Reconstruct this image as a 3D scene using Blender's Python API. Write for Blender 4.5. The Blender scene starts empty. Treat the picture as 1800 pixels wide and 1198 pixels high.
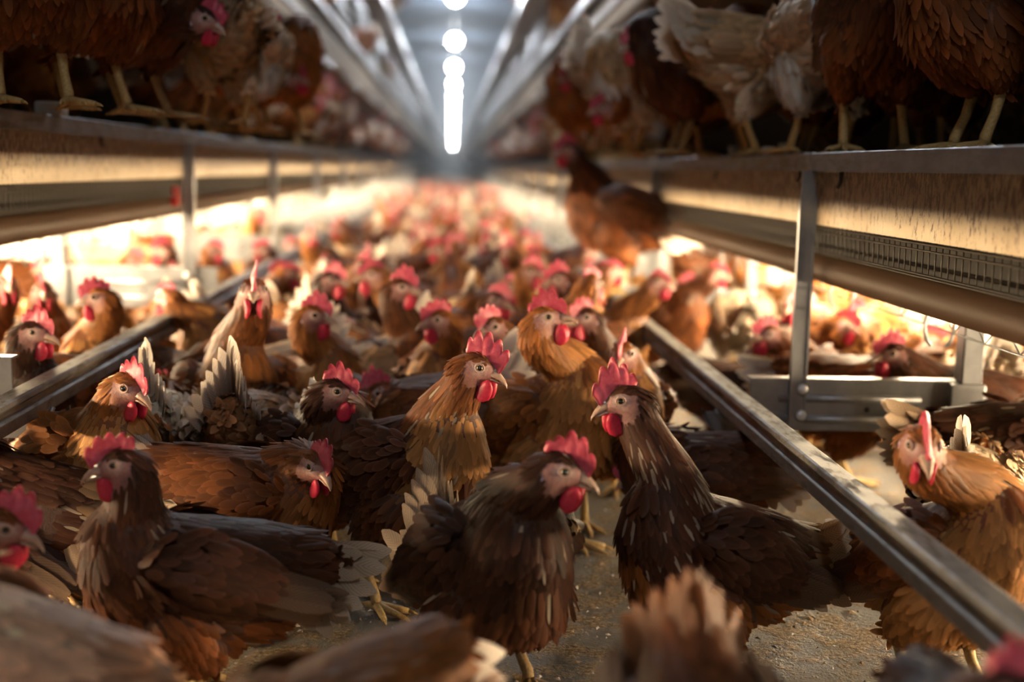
import bpy, math, random
import numpy as np
from mathutils import Matrix, Vector

random.seed(7)
RNG = np.random.default_rng(11)
SC = bpy.context.scene
COL = SC.collection
PI = math.pi
def R(a): return a * PI / 180.0

# ------------------------------------------------------------------ camera
F = 2200.0                      # focal length in pixels of the 1800x1198 frame
VPX, VPY, ROLL = 795.0, 293.0, R(1.0)
CH = 0.75                       # camera height
v = np.array([(VPX - 900) / F, (599 - VPY) / F, -1.0]); v /= np.linalg.norm(v)
up = np.array([math.sin(ROLL), math.cos(ROLL), 0.0]); up -= v * up.dot(v); up /= np.linalg.norm(up)
xr = np.cross(v, up)
MW = np.array([xr, v, up])      # rows: world axes in camera space -> world = MW @ cam
CAM = np.array([0.0, 0.0, CH])
cam_data = bpy.data.cameras.new('camera')
cam = bpy.data.objects.new('camera', cam_data); COL.objects.link(cam)
m4 = Matrix.Identity(4)
for i in range(3):
    for j in range(3): m4[i][j] = MW[i][j]
    m4[i][3] = CAM[i]
cam.matrix_world = m4
cam_data.sensor_width = 36.0
cam_data.lens = F * 36.0 / 1800.0
cam_data.clip_end = 300
cam_data.dof.use_dof = True
cam_data.dof.focus_distance = 1.97
cam_data.dof.aperture_fstop = 1.8
SC.camera = cam

def at(px, py, Y):              # the place at distance Y down the house seen at a pixel
    d = MW @ np.array([(px - 900) / F, (599 - py) / F, -1.0])
    return CAM + d * (Y / d[1])
def pix(p):
    c = MW.T @ (np.asarray(p, float) - CAM)
    return 900 + F * c[0] / -c[2], 599 - F * c[1] / -c[2]

# ------------------------------------------------------------------ world, exposure
w = bpy.data.worlds.new('world'); SC.world = w; w.use_nodes = True
w.node_tree.nodes['Background'].inputs[0].default_value = (0.45, 0.5, 0.6, 1)
w.node_tree.nodes['Background'].inputs[1].default_value = 0.02
SC.view_settings.view_transform = 'Standard'
SC.view_settings.look = 'None'
SC.view_settings.gamma = 1.0
SC.view_settings.use_curve_mapping = False
SC.view_settings.exposure = -0.12
cy = SC.cycles
cy.max_bounces = 5; cy.diffuse_bounces = 3; cy.glossy_bounces = 2; cy.transmission_bounces = 3; cy.transparent_max_bounces = 4
cy.volume_bounces = 0
cy.sample_clamp_indirect = 3.0
cy.caustics_reflective = False; cy.caustics_refractive = False
cy.use_denoising = True
try: cy.denoiser = 'OPENIMAGEDENOISE'
except Exception: pass
LAMP_COOL = 480.0               # emission strengths of the lamps
LAMP_DIM = 180.0                 # globes nearest the camera, dimmed to darken the foreground
LAMP_WARM = 800.0
LAMP_FILL = 430.0  # added fill lights under the decks
AISLE_LAMPS = [18.7 + 6.5 * k for k in range(-4, 22)]

# ------------------------------------------------------------------ materials
def nodes(m):
    m.use_nodes = True
    return m.node_tree, m.node_tree.nodes['Principled BSDF']
def mat(name, col, rough=0.6, metal=0.0, spec=0.4):
    m = bpy.data.materials.new(name); nt, b = nodes(m)
    b.inputs['Base Color'].default_value = (*col, 1); b.inputs['Roughness'].default_value = rough
    b.inputs['Metallic'].default_value = metal; b.inputs['Specular IOR Level'].default_value = spec
    return m
def ramp(nt, stops):
    r = nt.nodes.new('ShaderNodeValToRGB'); e = r.color_ramp.elements
    while len(e) < len(stops): e.new(0.5)
    for k, (p, c) in zip(e, stops): k.position = p; k.color = (*c, 1)
    return r
def coords(nt, scale):
    t = nt.nodes.new('ShaderNodeTexCoord'); mp = nt.nodes.new('ShaderNodeMapping')
    mp.inputs['Scale'].default_value = scale; nt.links.new(t.outputs['Object'], mp.inputs[0])
    return mp.outputs[0]
def noise(nt, vec, scale, detail=4, rough=0.6):
    n = nt.nodes.new('ShaderNodeTexNoise'); n.inputs['Scale'].default_value = scale
    n.inputs['Detail'].default_value = detail; n.inputs['Roughness'].default_value = rough
    nt.links.new(vec, n.inputs['Vector']); return n.outputs['Fac']
def mixc(nt, fac, a, b, blend='MIX'):
    x = nt.nodes.new('ShaderNodeMix'); x.data_type = 'RGBA'; x.blend_type = blend
    for sock, val in ((x.inputs['Factor'], fac), (x.inputs[6], a), (x.inputs[7], b)):
        if hasattr(val, 'links') or hasattr(val, 'is_linked'): nt.links.new(val, sock)
        elif isinstance(val, (int, float)): sock.default_value = val
        else: sock.default_value = (*val, 1)
    return x.outputs[2]
def math_node(nt, op, a, b=None, clamp=False):
    x = nt.nodes.new('ShaderNodeMath'); x.operation = op; x.use_clamp = clamp
    for s, val in zip(x.inputs, (a, b)):
        if val is None: continue
        if hasattr(val, 'is_linked'): nt.links.new(val, s)
        else: s.default_value = val
    return x.outputs[0]
def bump(nt, b, h, strength, dist):
    x = nt.nodes.new('ShaderNodeBump'); x.inputs['Strength'].default_value = strength
    x.inputs['Distance'].default_value = dist
    nt.links.new(h, x.inputs['Height']); nt.links.new(x.outputs[0], b.inputs['Normal'])

def feather_material():
    m = bpy.data.materials.new('feather'); nt, b = nodes(m); L = nt.links
    a = nt.nodes.new('ShaderNodeAttribute'); a.attribute_name = 'tint'
    uv = nt.nodes.new('ShaderNodeUVMap'); uv.uv_map = 'vane'
    sp = nt.nodes.new('ShaderNodeSeparateXYZ'); L.new(uv.outputs[0], sp.inputs[0])
    e = math_node(nt, 'ABSOLUTE', math_node(nt, 'SUBTRACT', math_node(nt, 'MULTIPLY', sp.outputs[0], 2.0), 1.0))
    edge = math_node(nt, 'POWER', math_node(nt, 'MAXIMUM', e, math_node(nt, 'POWER', sp.outputs[1], 2.2)), 3.5)
    edge = math_node(nt, 'MULTIPLY', math_node(nt, 'MULTIPLY', edge, a.outputs['Alpha']), 0.75, True)
    # fine barbs running out from the shaft
    ph = math_node(nt, 'ADD', math_node(nt, 'MULTIPLY', sp.outputs[1], 95.0), math_node(nt, 'MULTIPLY', e, -22.0))
    barb = math_node(nt, 'SINE', ph)
    pale = mixc(nt, 1.0, a.outputs['Color'], (1.9, 1.75, 1.6), 'MULTIPLY')
    pale = mixc(nt, 0.30, pale, (0.42, 0.25, 0.14))
    c = mixc(nt, edge, a.outputs['Color'], pale)
    oi = nt.nodes.new('ShaderNodeObjectInfo')
    hv = nt.nodes.new('ShaderNodeHueSaturation')
    hv.inputs['Hue'].default_value = 0.5
    val = math_node(nt, 'ADD', 1.0, math_node(nt, 'MULTIPLY', barb, 0.16))
    L.new(val, hv.inputs['Value']); L.new(c, hv.inputs['Color'])
    L.new(hv.outputs[0], b.inputs['Base Color'])
    b.inputs['Roughness'].default_value = 0.55; b.inputs['Specular IOR Level'].default_value = 0.22
    tr = nt.nodes.new('ShaderNodeBsdfTranslucent'); L.new(hv.outputs[0], tr.inputs[0])
    mx = nt.nodes.new('ShaderNodeMixShader'); mx.inputs[0].default_value = 0.22
    L.new(b.outputs[0], mx.inputs[1]); L.new(tr.outputs[0], mx.inputs[2])
    L.new(mx.outputs[0], nt.nodes['Material Output'].inputs['Surface'])
    return m
def skin_material():            # the body under the feathers: bare face, down, scaly legs (colour per region)
    m = bpy.data.materials.new('hen_skin'); nt, b = nodes(m); L = nt.links
    a = nt.nodes.new('ShaderNodeAttribute'); a.attribute_name = 'tint'
    vec = coords(nt, (1, 1, 1))
    n = noise(nt, vec, 260, 3)
    c = mixc(nt, 1.0, a.outputs['Color'], ramp_fac(nt, n, [(0.3, (0.72, 0.68, 0.68)), (0.7, (1.15, 1.12, 1.1))]), 'MULTIPLY')
    L.new(c, b.inputs['Base Color']); b.inputs['Roughness'].default_value = 0.62
    bump(nt, b, n, 0.5, 0.002)
    return m
def ramp_fac(nt, f, stops):
    r = ramp(nt, stops); nt.links.new(f, r.inputs[0]); return r.outputs[0]
def fleshy(name, c1, c2, rough=0.42):
    m = bpy.data.materials.new(name); nt, b = nodes(m); L = nt.links
    n = noise(nt, coords(nt, (1, 1, 1)), 140, 4)
    L.new(ramp_fac(nt, n, [(0.3, c1), (0.75, c2)]), b.inputs['Base Color'])
    b.inputs['Roughness'].default_value = rough
    b.inputs['Subsurface Weight'].default_value = 0.25; b.inputs['Subsurface Radius'].default_value = (0.006, 0.002, 0.002)
    b.inputs['Subsurface Scale'].default_value = 1.0
    bump(nt, b, noise(nt, coords(nt, (1, 1, 1)), 420, 2), 0.35, 0.001)
    return m
def galvanised(name, c1, c2, dirt, rough=0.42, metal=0.75, dirt_amt=(0.45, 0.62)):
    m = bpy.data.materials.new(name); nt, b = nodes(m); L = nt.links
    vec = coords(nt, (1, 1, 1))
    n = noise(nt, vec, 16, 5); sp = noise(nt, coords(nt, (1, 0.25, 1)), 55, 5, 0.7)
    base = ramp_fac(nt, n, [(0.3, c1), (0.7, c2)])
    f = ramp_fac(nt, sp, [(dirt_amt[0], (0, 0, 0)), (dirt_amt[1], (1, 1, 1))])
    c = mixc(nt, f, base, dirt)
    L.new(c, b.inputs['Base Color'])
    mt = math_node(nt, 'MULTIPLY', math_node(nt, 'SUBTRACT', 1.0, f), metal); L.new(mt, b.inputs['Metallic'])
    rr = math_node(nt, 'ADD', rough, math_node(nt, 'MULTIPLY', f, 0.4)); L.new(rr, b.inputs['Roughness'])
    bump(nt, b, sp, 0.25, 0.002)
    return m
def fascia_material():
    m = bpy.data.materials.new('spattered_board'); nt, b = nodes(m); L = nt.links
    n = noise(nt, coords(nt, (1, 1, 1)), 7, 3)
    base = ramp_fac(nt, n, [(0.3, (0.42, 0.31, 0.18)), (0.7, (0.54, 0.44, 0.30))])
    sp = noise(nt, coords(nt, (2.0, 2.0, 0.8)), 48, 7, 0.78)
    t = nt.nodes.new('ShaderNodeTexCoord'); z = nt.nodes.new('ShaderNodeSeparateXYZ'); L.new(t.outputs['Generated'], z.inputs[0])
    thr = math_node(nt, 'MULTIPLY', math_node(nt, 'SUBTRACT', z.outputs[2], 0.45), 0.13)
    f = math_node(nt, 'ADD', sp, thr)
    f = ramp_fac(nt, f, [(0.505, (0, 0, 0)), (0.575, (1, 1, 1))])
    c = mixc(nt, f, base, (0.10, 0.058, 0.032))
    L.new(c, b.inputs['Base Color']); b.inputs['Roughness'].default_value = 0.55
    bump(nt, b, sp, 0.4, 0.003)
    return m
def floor_material():
    m = bpy.data.materials.new('littered_concrete'); nt, b = nodes(m); L = nt.links
    vec = coords(nt, (1, 1, 1))
    big = noise(nt, vec, 5.5, 6, 0.7); mid = noise(nt, vec, 14, 6, 0.7); fine = noise(nt, vec, 130, 4, 0.75)
    conc = ramp_fac(nt, mid, [(0.34, (0.07, 0.064, 0.060)), (0.66, (0.22, 0.205, 0.19))])
    lit = ramp_fac(nt, fine, [(0.36, (0.05, 0.034, 0.018)), (0.52, (0.20, 0.135, 0.07)), (0.66, (0.42, 0.31, 0.17))])
    fm = math_node(nt, 'ADD', math_node(nt, 'MULTIPLY', big, 0.6), math_node(nt, 'MULTIPLY', mid, 0.4))
    f = ramp_fac(nt, fm, [(0.48, (0, 0, 0)), (0.54, (1, 1, 1))])
    c = mixc(nt, f, conc, lit)
    vo = nt.nodes.new('ShaderNodeTexVoronoi'); vo.inputs['Scale'].default_value = 42; L.new(vec, vo.inputs['Vector'])
    wsp = ramp_fac(nt, vo.outputs['Distance'], [(0.09, (1, 1, 1)), (0.16, (0, 0, 0))])
    wf = math_node(nt, 'MULTIPLY', wsp, ramp_fac(nt, noise(nt, vec, 9, 3), [(0.5, (0, 0, 0)), (0.62, (1, 1, 1))]))
    c = mixc(nt, wf, c, (0.55, 0.52, 0.48))
    L.new(c, b.inputs['Base Color'])
    L.new(ramp_fac(nt, mid, [(0.35, (0.45, 0.45, 0.45)), (0.6, (0.85, 0.85, 0.85))]), b.inputs['Roughness'])
    h = math_node(nt, 'ADD', math_node(nt, 'MULTIPLY', f, 0.6), math_node(nt, 'MULTIPLY', fine, 0.8))
    bump(nt, b, h, 0.7, 0.012)
    return m
def corrugated():
    m = bpy.data.materials.new('corrugated_roof'); nt, b = nodes(m)
    b.inputs['Base Color'].default_value = (0.13, 0.165, 0.215, 1); b.inputs['Roughness'].default_value = 0.75; b.inputs['Specular IOR Level'].default_value = 0.2
    return m
def emission(name, col, s):
    m = bpy.data.materials.new(name); nt, b = nodes(m)
    b.inputs['Base Color'].default_value = (0.8, 0.8, 0.8, 1)
    b.inputs['Emission Color'].default_value = (*col, 1); b.inputs['Emission Strength'].default_value = s
    return m

M = dict(
    feather=feather_material(), skin=skin_material(),
    comb=fleshy('comb_flesh', (0.48, 0.045, 0.085), (0.64, 0.115, 0.17)),
    wattle=fleshy('wattle_flesh', (0.50, 0.012, 0.045), (0.68, 0.05, 0.10)),
    lobe=fleshy('earlobe_flesh', (0.62, 0.42, 0.60), (0.78, 0.66, 0.80)),
    horn=fleshy('beak_horn', (0.42, 0.27, 0.19), (0.60, 0.42, 0.33), 0.35),
    iris=mat('iris', (0.42, 0.25, 0.10), 0.12, 0, 0.6), pupil=mat('pupil', (0.006, 0.006, 0.006), 0.05, 0, 0.8),
    lid=mat('eyelid', (0.58, 0.40, 0.36), 0.6),
    rail=galvanised('dusty_galvanised_rail', (0.20, 0.19, 0.175), (0.32, 0.30, 0.275), (0.16, 0.125, 0.085), 0.5, 0.35, (0.50, 0.66)),
    steel=galvanised('galvanised_steel', (0.24, 0.25, 0.27), (0.38, 0.39, 0.41), (0.30, 0.27, 0.24), 0.38, 0.7, (0.60, 0.75)),
    dark_steel=galvanised('tarnished_steel', (0.10, 0.10, 0.11), (0.19, 0.19, 0.20), (0.16, 0.12, 0.09), 0.42, 0.7, (0.48, 0.66)),
    bright=galvanised('bright_zinc', (0.74, 0.76, 0.80), (0.86, 0.88, 0.9), (0.62, 0.58, 0.52), 0.35, 0.3, (0.66, 0.8)),
    fascia=fascia_material(), wire=mat('blackened_wire', (0.045, 0.036, 0.028), 0.5, 0.3),
    pipe=mat('brown_trough_plastic', (0.085, 0.048, 0.027), 0.5), gap=mat('shade_black', (0.010, 0.009, 0.008), 0.85),  # gap: shade in gaps and holes put into a near-black colour
    tan=galvanised('dusty_tan_panel', (0.36, 0.27, 0.18), (0.46, 0.36, 0.25), (0.25, 0.18, 0.11), 0.6, 0.15, (0.52, 0.7)),
    floor=floor_material(), slab=mat('manure_crusted_slab', (0.075, 0.06, 0.045), 0.9),
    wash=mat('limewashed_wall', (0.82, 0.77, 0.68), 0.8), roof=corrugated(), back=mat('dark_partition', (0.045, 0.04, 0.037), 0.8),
    white=mat('lamp_housing_white', (0.75, 0.75, 0.75), 0.4), cup=mat('white_plastic', (0.72, 0.70, 0.66), 0.45),
    red=mat('red_plastic', (0.45, 0.02, 0.02), 0.4),
    dim=emission('dim_lamp_glow', (0.93, 0.96, 1.0), LAMP_DIM), half=emission('half_lamp_glow', (0.92, 0.96, 1.0), LAMP_DIM * 2.8), cool=emission('cool_lamp_glow', (0.90, 0.95, 1.0), LAMP_COOL), soft=emission('warm_fill_glow', (1.0, 0.76, 0.46), LAMP_FILL), warm=emission('warm_lamp_glow', (1.0, 0.74, 0.44), LAMP_WARM),
)

# ------------------------------------------------------------------ mesh helpers
def mesh_obj(name, V, Fc, mats, parent=None, mi=None, smooth=True, tint=None, uv=None):
    me = bpy.data.meshes.new(name)
    V = np.asarray(V, np.float32); n = len(V)
    if isinstance(Fc, np.ndarray):
        nf, k = Fc.shape
        me.vertices.add(n); me.vertices.foreach_set('co', V.ravel())
        me.loops.add(nf * k); me.loops.foreach_set('vertex_index', Fc.ravel().astype(np.int32))
        me.polygons.add(nf); me.polygons.foreach_set('loop_start', np.arange(0, nf * k, k, dtype=np.int32))
        me.polygons.foreach_set('loop_total', np.full(nf, k, np.int32))
    else:
        me.from_pydata([tuple(map(float, p)) for p in V], [], Fc)
    for m_ in (mats if isinstance(mats, (list, tuple)) else [mats]): me.materials.append(m_)
    nf = len(me.polygons)
    if mi is not None: me.polygons.foreach_set('material_index', np.asarray(mi, np.int32))
    me.update(calc_edges=True)
    me.polygons.foreach_set('use_smooth', np.full(nf, bool(smooth)))
    if tint is not None:
        a = me.attributes.new('tint', 'FLOAT_COLOR', 'POINT'); a.data.foreach_set('color', np.asarray(tint, np.float32).ravel())
    if uv is not None:
        u = me.uv_layers.new(name='vane')
        li = np.empty(len(me.loops), np.int32); me.loops.foreach_get('vertex_index', li)
        u.data.foreach_set('uv', np.asarray(uv, np.float32)[li].ravel())
    me.validate()
    o = bpy.data.objects.new(name, me); COL.objects.link(o)
    if parent is not None: o.parent = parent
    return o
class MB:                       # collects solids into one mesh
    def __init__(s): s.V = []; s.F = []; s.mi = []
    def add(s, V, Fc, mi=0):
        k = len(s.V); s.V += [tuple(map(float, p)) for p in V]; s.F += [tuple(i + k for i in f) for f in Fc]; s.mi += [mi] * len(Fc)
    def box(s, a, b, mi=0):
        x0, y0, z0 = a; x1, y1, z1 = b
        V = [(x, y, z) for x in (x0, x1) for y in (y0, y1) for z in (z0, z1)]
        s.add(V, [(0, 1, 3, 2), (4, 6, 7, 5), (0, 4, 5, 1), (2, 3, 7, 6), (0, 2, 6, 4), (1, 5, 7, 3)], mi)
    def prism(s, prof, y0, y1, mi=0):           # (x, z) outline run along the house
        n = len(prof); V = [(x, y0, z) for x, z in prof] + [(x, y1, z) for x, z in prof]
        s.add(V, [tuple(range(n)), tuple(range(2 * n - 1, n - 1, -1))] + [(i, i + n, (i + 1) % n + n, (i + 1) % n) for i in range(n)], mi)
    def prismx(s, prof, x0, x1, mi=0):          # (y, z) outline run across the house
        n = len(prof); V = [(x0, y, z) for y, z in prof] + [(x1, y, z) for y, z in prof]
        s.add(V, [tuple(range(n)), tuple(range(2 * n - 1, n - 1, -1))] + [(i, i + n, (i + 1) % n + n, (i + 1) % n) for i in range(n)], mi)
    def tube(s, pts, r, n=10, mi=0, caps=True):
        pts = [Vector(p) for p in pts]; k = len(pts); V = []; ref = None
        rr = r if isinstance(r, (list, tuple)) else [r] * k
        for i, p in enumerate(pts):
            t = (pts[min(i + 1, k - 1)] - pts[max(i - 1, 0)]).normalized()
            if ref is None: ref = Vector((0, 0, 1)) if abs(t.z) < 0.9 else Vector((1, 0, 0))
            a = t.cross(ref).normalized(); b = a.cross(t).normalized(); ref = b
            V += [p + (a * math.cos(2 * PI * j / n) + b * math.sin(2 * PI * j / n)) * rr[i] for j in range(n)]
        Fc = [(i * n + j, i * n + (j + 1) % n, (i + 1) * n + (j + 1) % n, (i + 1) * n + j) for i in range(k - 1) for j in range(n)]
        if caps: Fc += [tuple(range(n - 1, -1, -1)), tuple(range((k - 1) * n, k * n))]
        s.add(V, Fc, mi)
    def dome(s, c, r, axis, mi=0, flat=0.6):
        a = Vector(axis).normalized(); u = a.orthogonal().normalized(); w_ = a.cross(u); V = []; n = 12
        for i in range(4):
            th = PI / 2 * i / 4
            V += [Vector(c) + (u * math.cos(2 * PI * j / n) + w_ * math.sin(2 * PI * j / n)) * r * math.cos(th) + a * r * flat * math.sin(th) for j in range(n)]
        V.append(Vector(c) + a * r * flat)
        Fc = [(i * n + j, i * n + (j + 1) % n, (i + 1) * n + (j + 1) % n, (i + 1) * n + j) for i in range(3) for j in range(n)]
        Fc += [(3 * n + j, 3 * n + (j + 1) % n, 4 * n) for j in range(n)]
        s.add(V, Fc, mi)
    def build(s, name, mats, parent=None, smooth=False, bevel=0):
        o = mesh_obj(name, s.V, s.F, mats, parent, s.mi, smooth)
        if bevel:
            b = o.modifiers.new('bevel', 'BEVEL'); b.width = bevel; b.segments = 2; b.limit_method = 'ANGLE'
        return o
def tag(o, label, cat=None, group=None, kind=None):
    if label: o['label'] = label
    if cat: o['category'] = cat
    if group: o['group'] = group
    if kind: o['kind'] = kind
    return o
def empty(name, loc=(0, 0, 0)):
    o = bpy.data.objects.new(name, None); COL.objects.link(o); o.location = loc; o.empty_display_size = 0.05
    return o

# ------------------------------------------------------------------ the house
FAR = 170.0
b = MB(); b.box((-2.9, -9, -0.1), (2.9, FAR, 0.0)); tag(b.build('floor', M['floor']), None, kind='structure')
b = MB(); n = 0; prof = []
yy = -9.0
top = []
while yy < FAR:
    top += [(yy, 4.00), (yy + 0.14, 4.00), (yy + 0.20, 4.06), (yy + 0.34, 4.06)]; yy += 0.40
V = []; Fc = []
for i, (y, z) in enumerate(top):
    V += [(-2.9, y, z), (2.9, y, z)]
    if i: Fc.append((2 * i - 2, 2 * i - 1, 2 * i + 1, 2 * i))
b.add(V, Fc)
o = b.build('ceiling', M['roof']); tag(o, None, kind='structure'); o.modifiers.new('thick', 'SOLIDIFY').thickness = 0.02
for s, nm in ((-1, 'wall_left'), (1, 'wall_right')):
    b = MB(); b.box((s * 2.75, -9, 0), (s * 2.9, FAR, 4.06)); tag(b.build(nm, M['wash']), None, kind='structure')
b = MB(); b.box((-2.75, FAR, 0), (2.75, FAR + 0.15, 4.06)); tag(b.build('wall_far', M['wash']), None, kind='structure')
b = MB(); b.box((-2.75, -9.15, 0), (2.75, -9, 4.06)); tag(b.build('wall_behind', M['wash']), None, kind='structure')

ORD = ['first', 'second', 'third', 'fourth', 'fifth', 'sixth', 'seventh', 'eighth', 'ninth', 'tenth', 'eleventh', 'twelfth']
SIDE = {
    'left':  dict(s=-1, rx=0.69, rz=0.367, ex=0.838, ez=0.838, px=1.25, bz=(0.280, 0.408), y0=2.15, t2=(1.44, 1.74), t3=2.72),
    'right': dict(s=1, rx=0.555, rz=0.320, ex=0.715, ez=0.795, px=1.07, bz=(0.231, 0.339), y0=2.48, t2=(1.38, 1.66), t3=2.55),
}
BAY = 1.9
def mirror(prof, s): return prof if s > 0 else [(-x, z) for x, z in prof][::-1]

def tier_front(side, ex, ez, tiername, label, lo=False):
    """edge flange, spattered fascia board, wire grid and trough of one deck of the aviary."""
    P = SIDE[side]; s = P['s']; y0 = -0.5; y1 = 168.0
    t = empty('aviary_deck', (s * ex, 0, ez)); tag(t, label, 'aviary deck')
    def loc(o): o.location = (-s * ex, 0, -ez); return o
    b = MB(); b.prism(mirror([(ex + 0.012, ez - 0.022), (ex + 1.5, ez - 0.022), (ex + 1.5, ez - 0.004), (ex + 0.012, ez - 0.004)], s), y0, y1)
    loc(b.build('deck_floor', M['slab'], t))
    yy = P['y0'] + 0.02 - BAY * 2
    k = 0
    while yy < y1 and k < 32:
        b = MB()
        b.prism(mirror([(ex, ez - 0.037), (ex + 0.006, ez - 0.037), (ex + 0.006, ez - 0.005), (ex + 0.03, ez - 0.005), (ex + 0.03, ez), (ex + 0.002, ez), (ex, ez - 0.002)], s), yy + 0.004, yy + BAY - 0.004)
        loc(b.build('edge_flange', M['dark_steel'], t))
        b = MB(); b.prism(mirror([(ex + 0.016, ez - 0.142), (ex + 0.022, ez - 0.142), (ex + 0.022, ez - 0.030), (ex + 0.016, ez - 0.030)], s), yy, yy + BAY)
        loc(b.build('fascia_board', M['fascia'], t))
        yy += BAY; k += 1
    # wire grid below the board
    b = MB(); zt, zb = ez - 0.142, ez - 0.200
    for z in (zt - 0.006, zt - 0.016, zb + 0.004, zb):
        b.tube([(s * (ex + 0.028), y0, z), (s * (ex + 0.028), 30, z)], 0.0019, 5)
    y = 0.8
    while y < 7:
        b.tube([(s * (ex + 0.03), y, zt), (s * (ex + 0.03), y, zb), (s * (ex + 0.045), y, zb - 0.004)], 0.0014, 4); y += 0.026
    loc(b.build('wire_grid', M['wire'], t, True))
    b = MB(); b.prism(mirror([(ex + 0.10, zb - 0.016), (ex + 0.105, zb - 0.016), (ex + 0.105, zt + 0.02), (ex + 0.10, zt + 0.02)], s), y0, y1)
    loc(b.build('grid_shade_strip', M['gap'], t))  # black strip standing in for the shade behind the grid
    b = MB(); c = (s * (ex + 0.068), ez - 0.238)
    b.tube([(c[0], y0, c[1]), (c[0], y1, c[1])], 0.029, 20)
    loc(b.build('feed_tube', M['pipe'], t, True))
    return t
tier_front('left', SIDE['left']['ex'], SIDE['left']['ez'], 'low', 'lower deck of the left aviary row with spattered board front and brown tube')
tier_front('right', SIDE['right']['ex'], SIDE['right']['ez'], 'low', 'lower deck of the right aviary row with spattered board front and brown tube')

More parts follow.
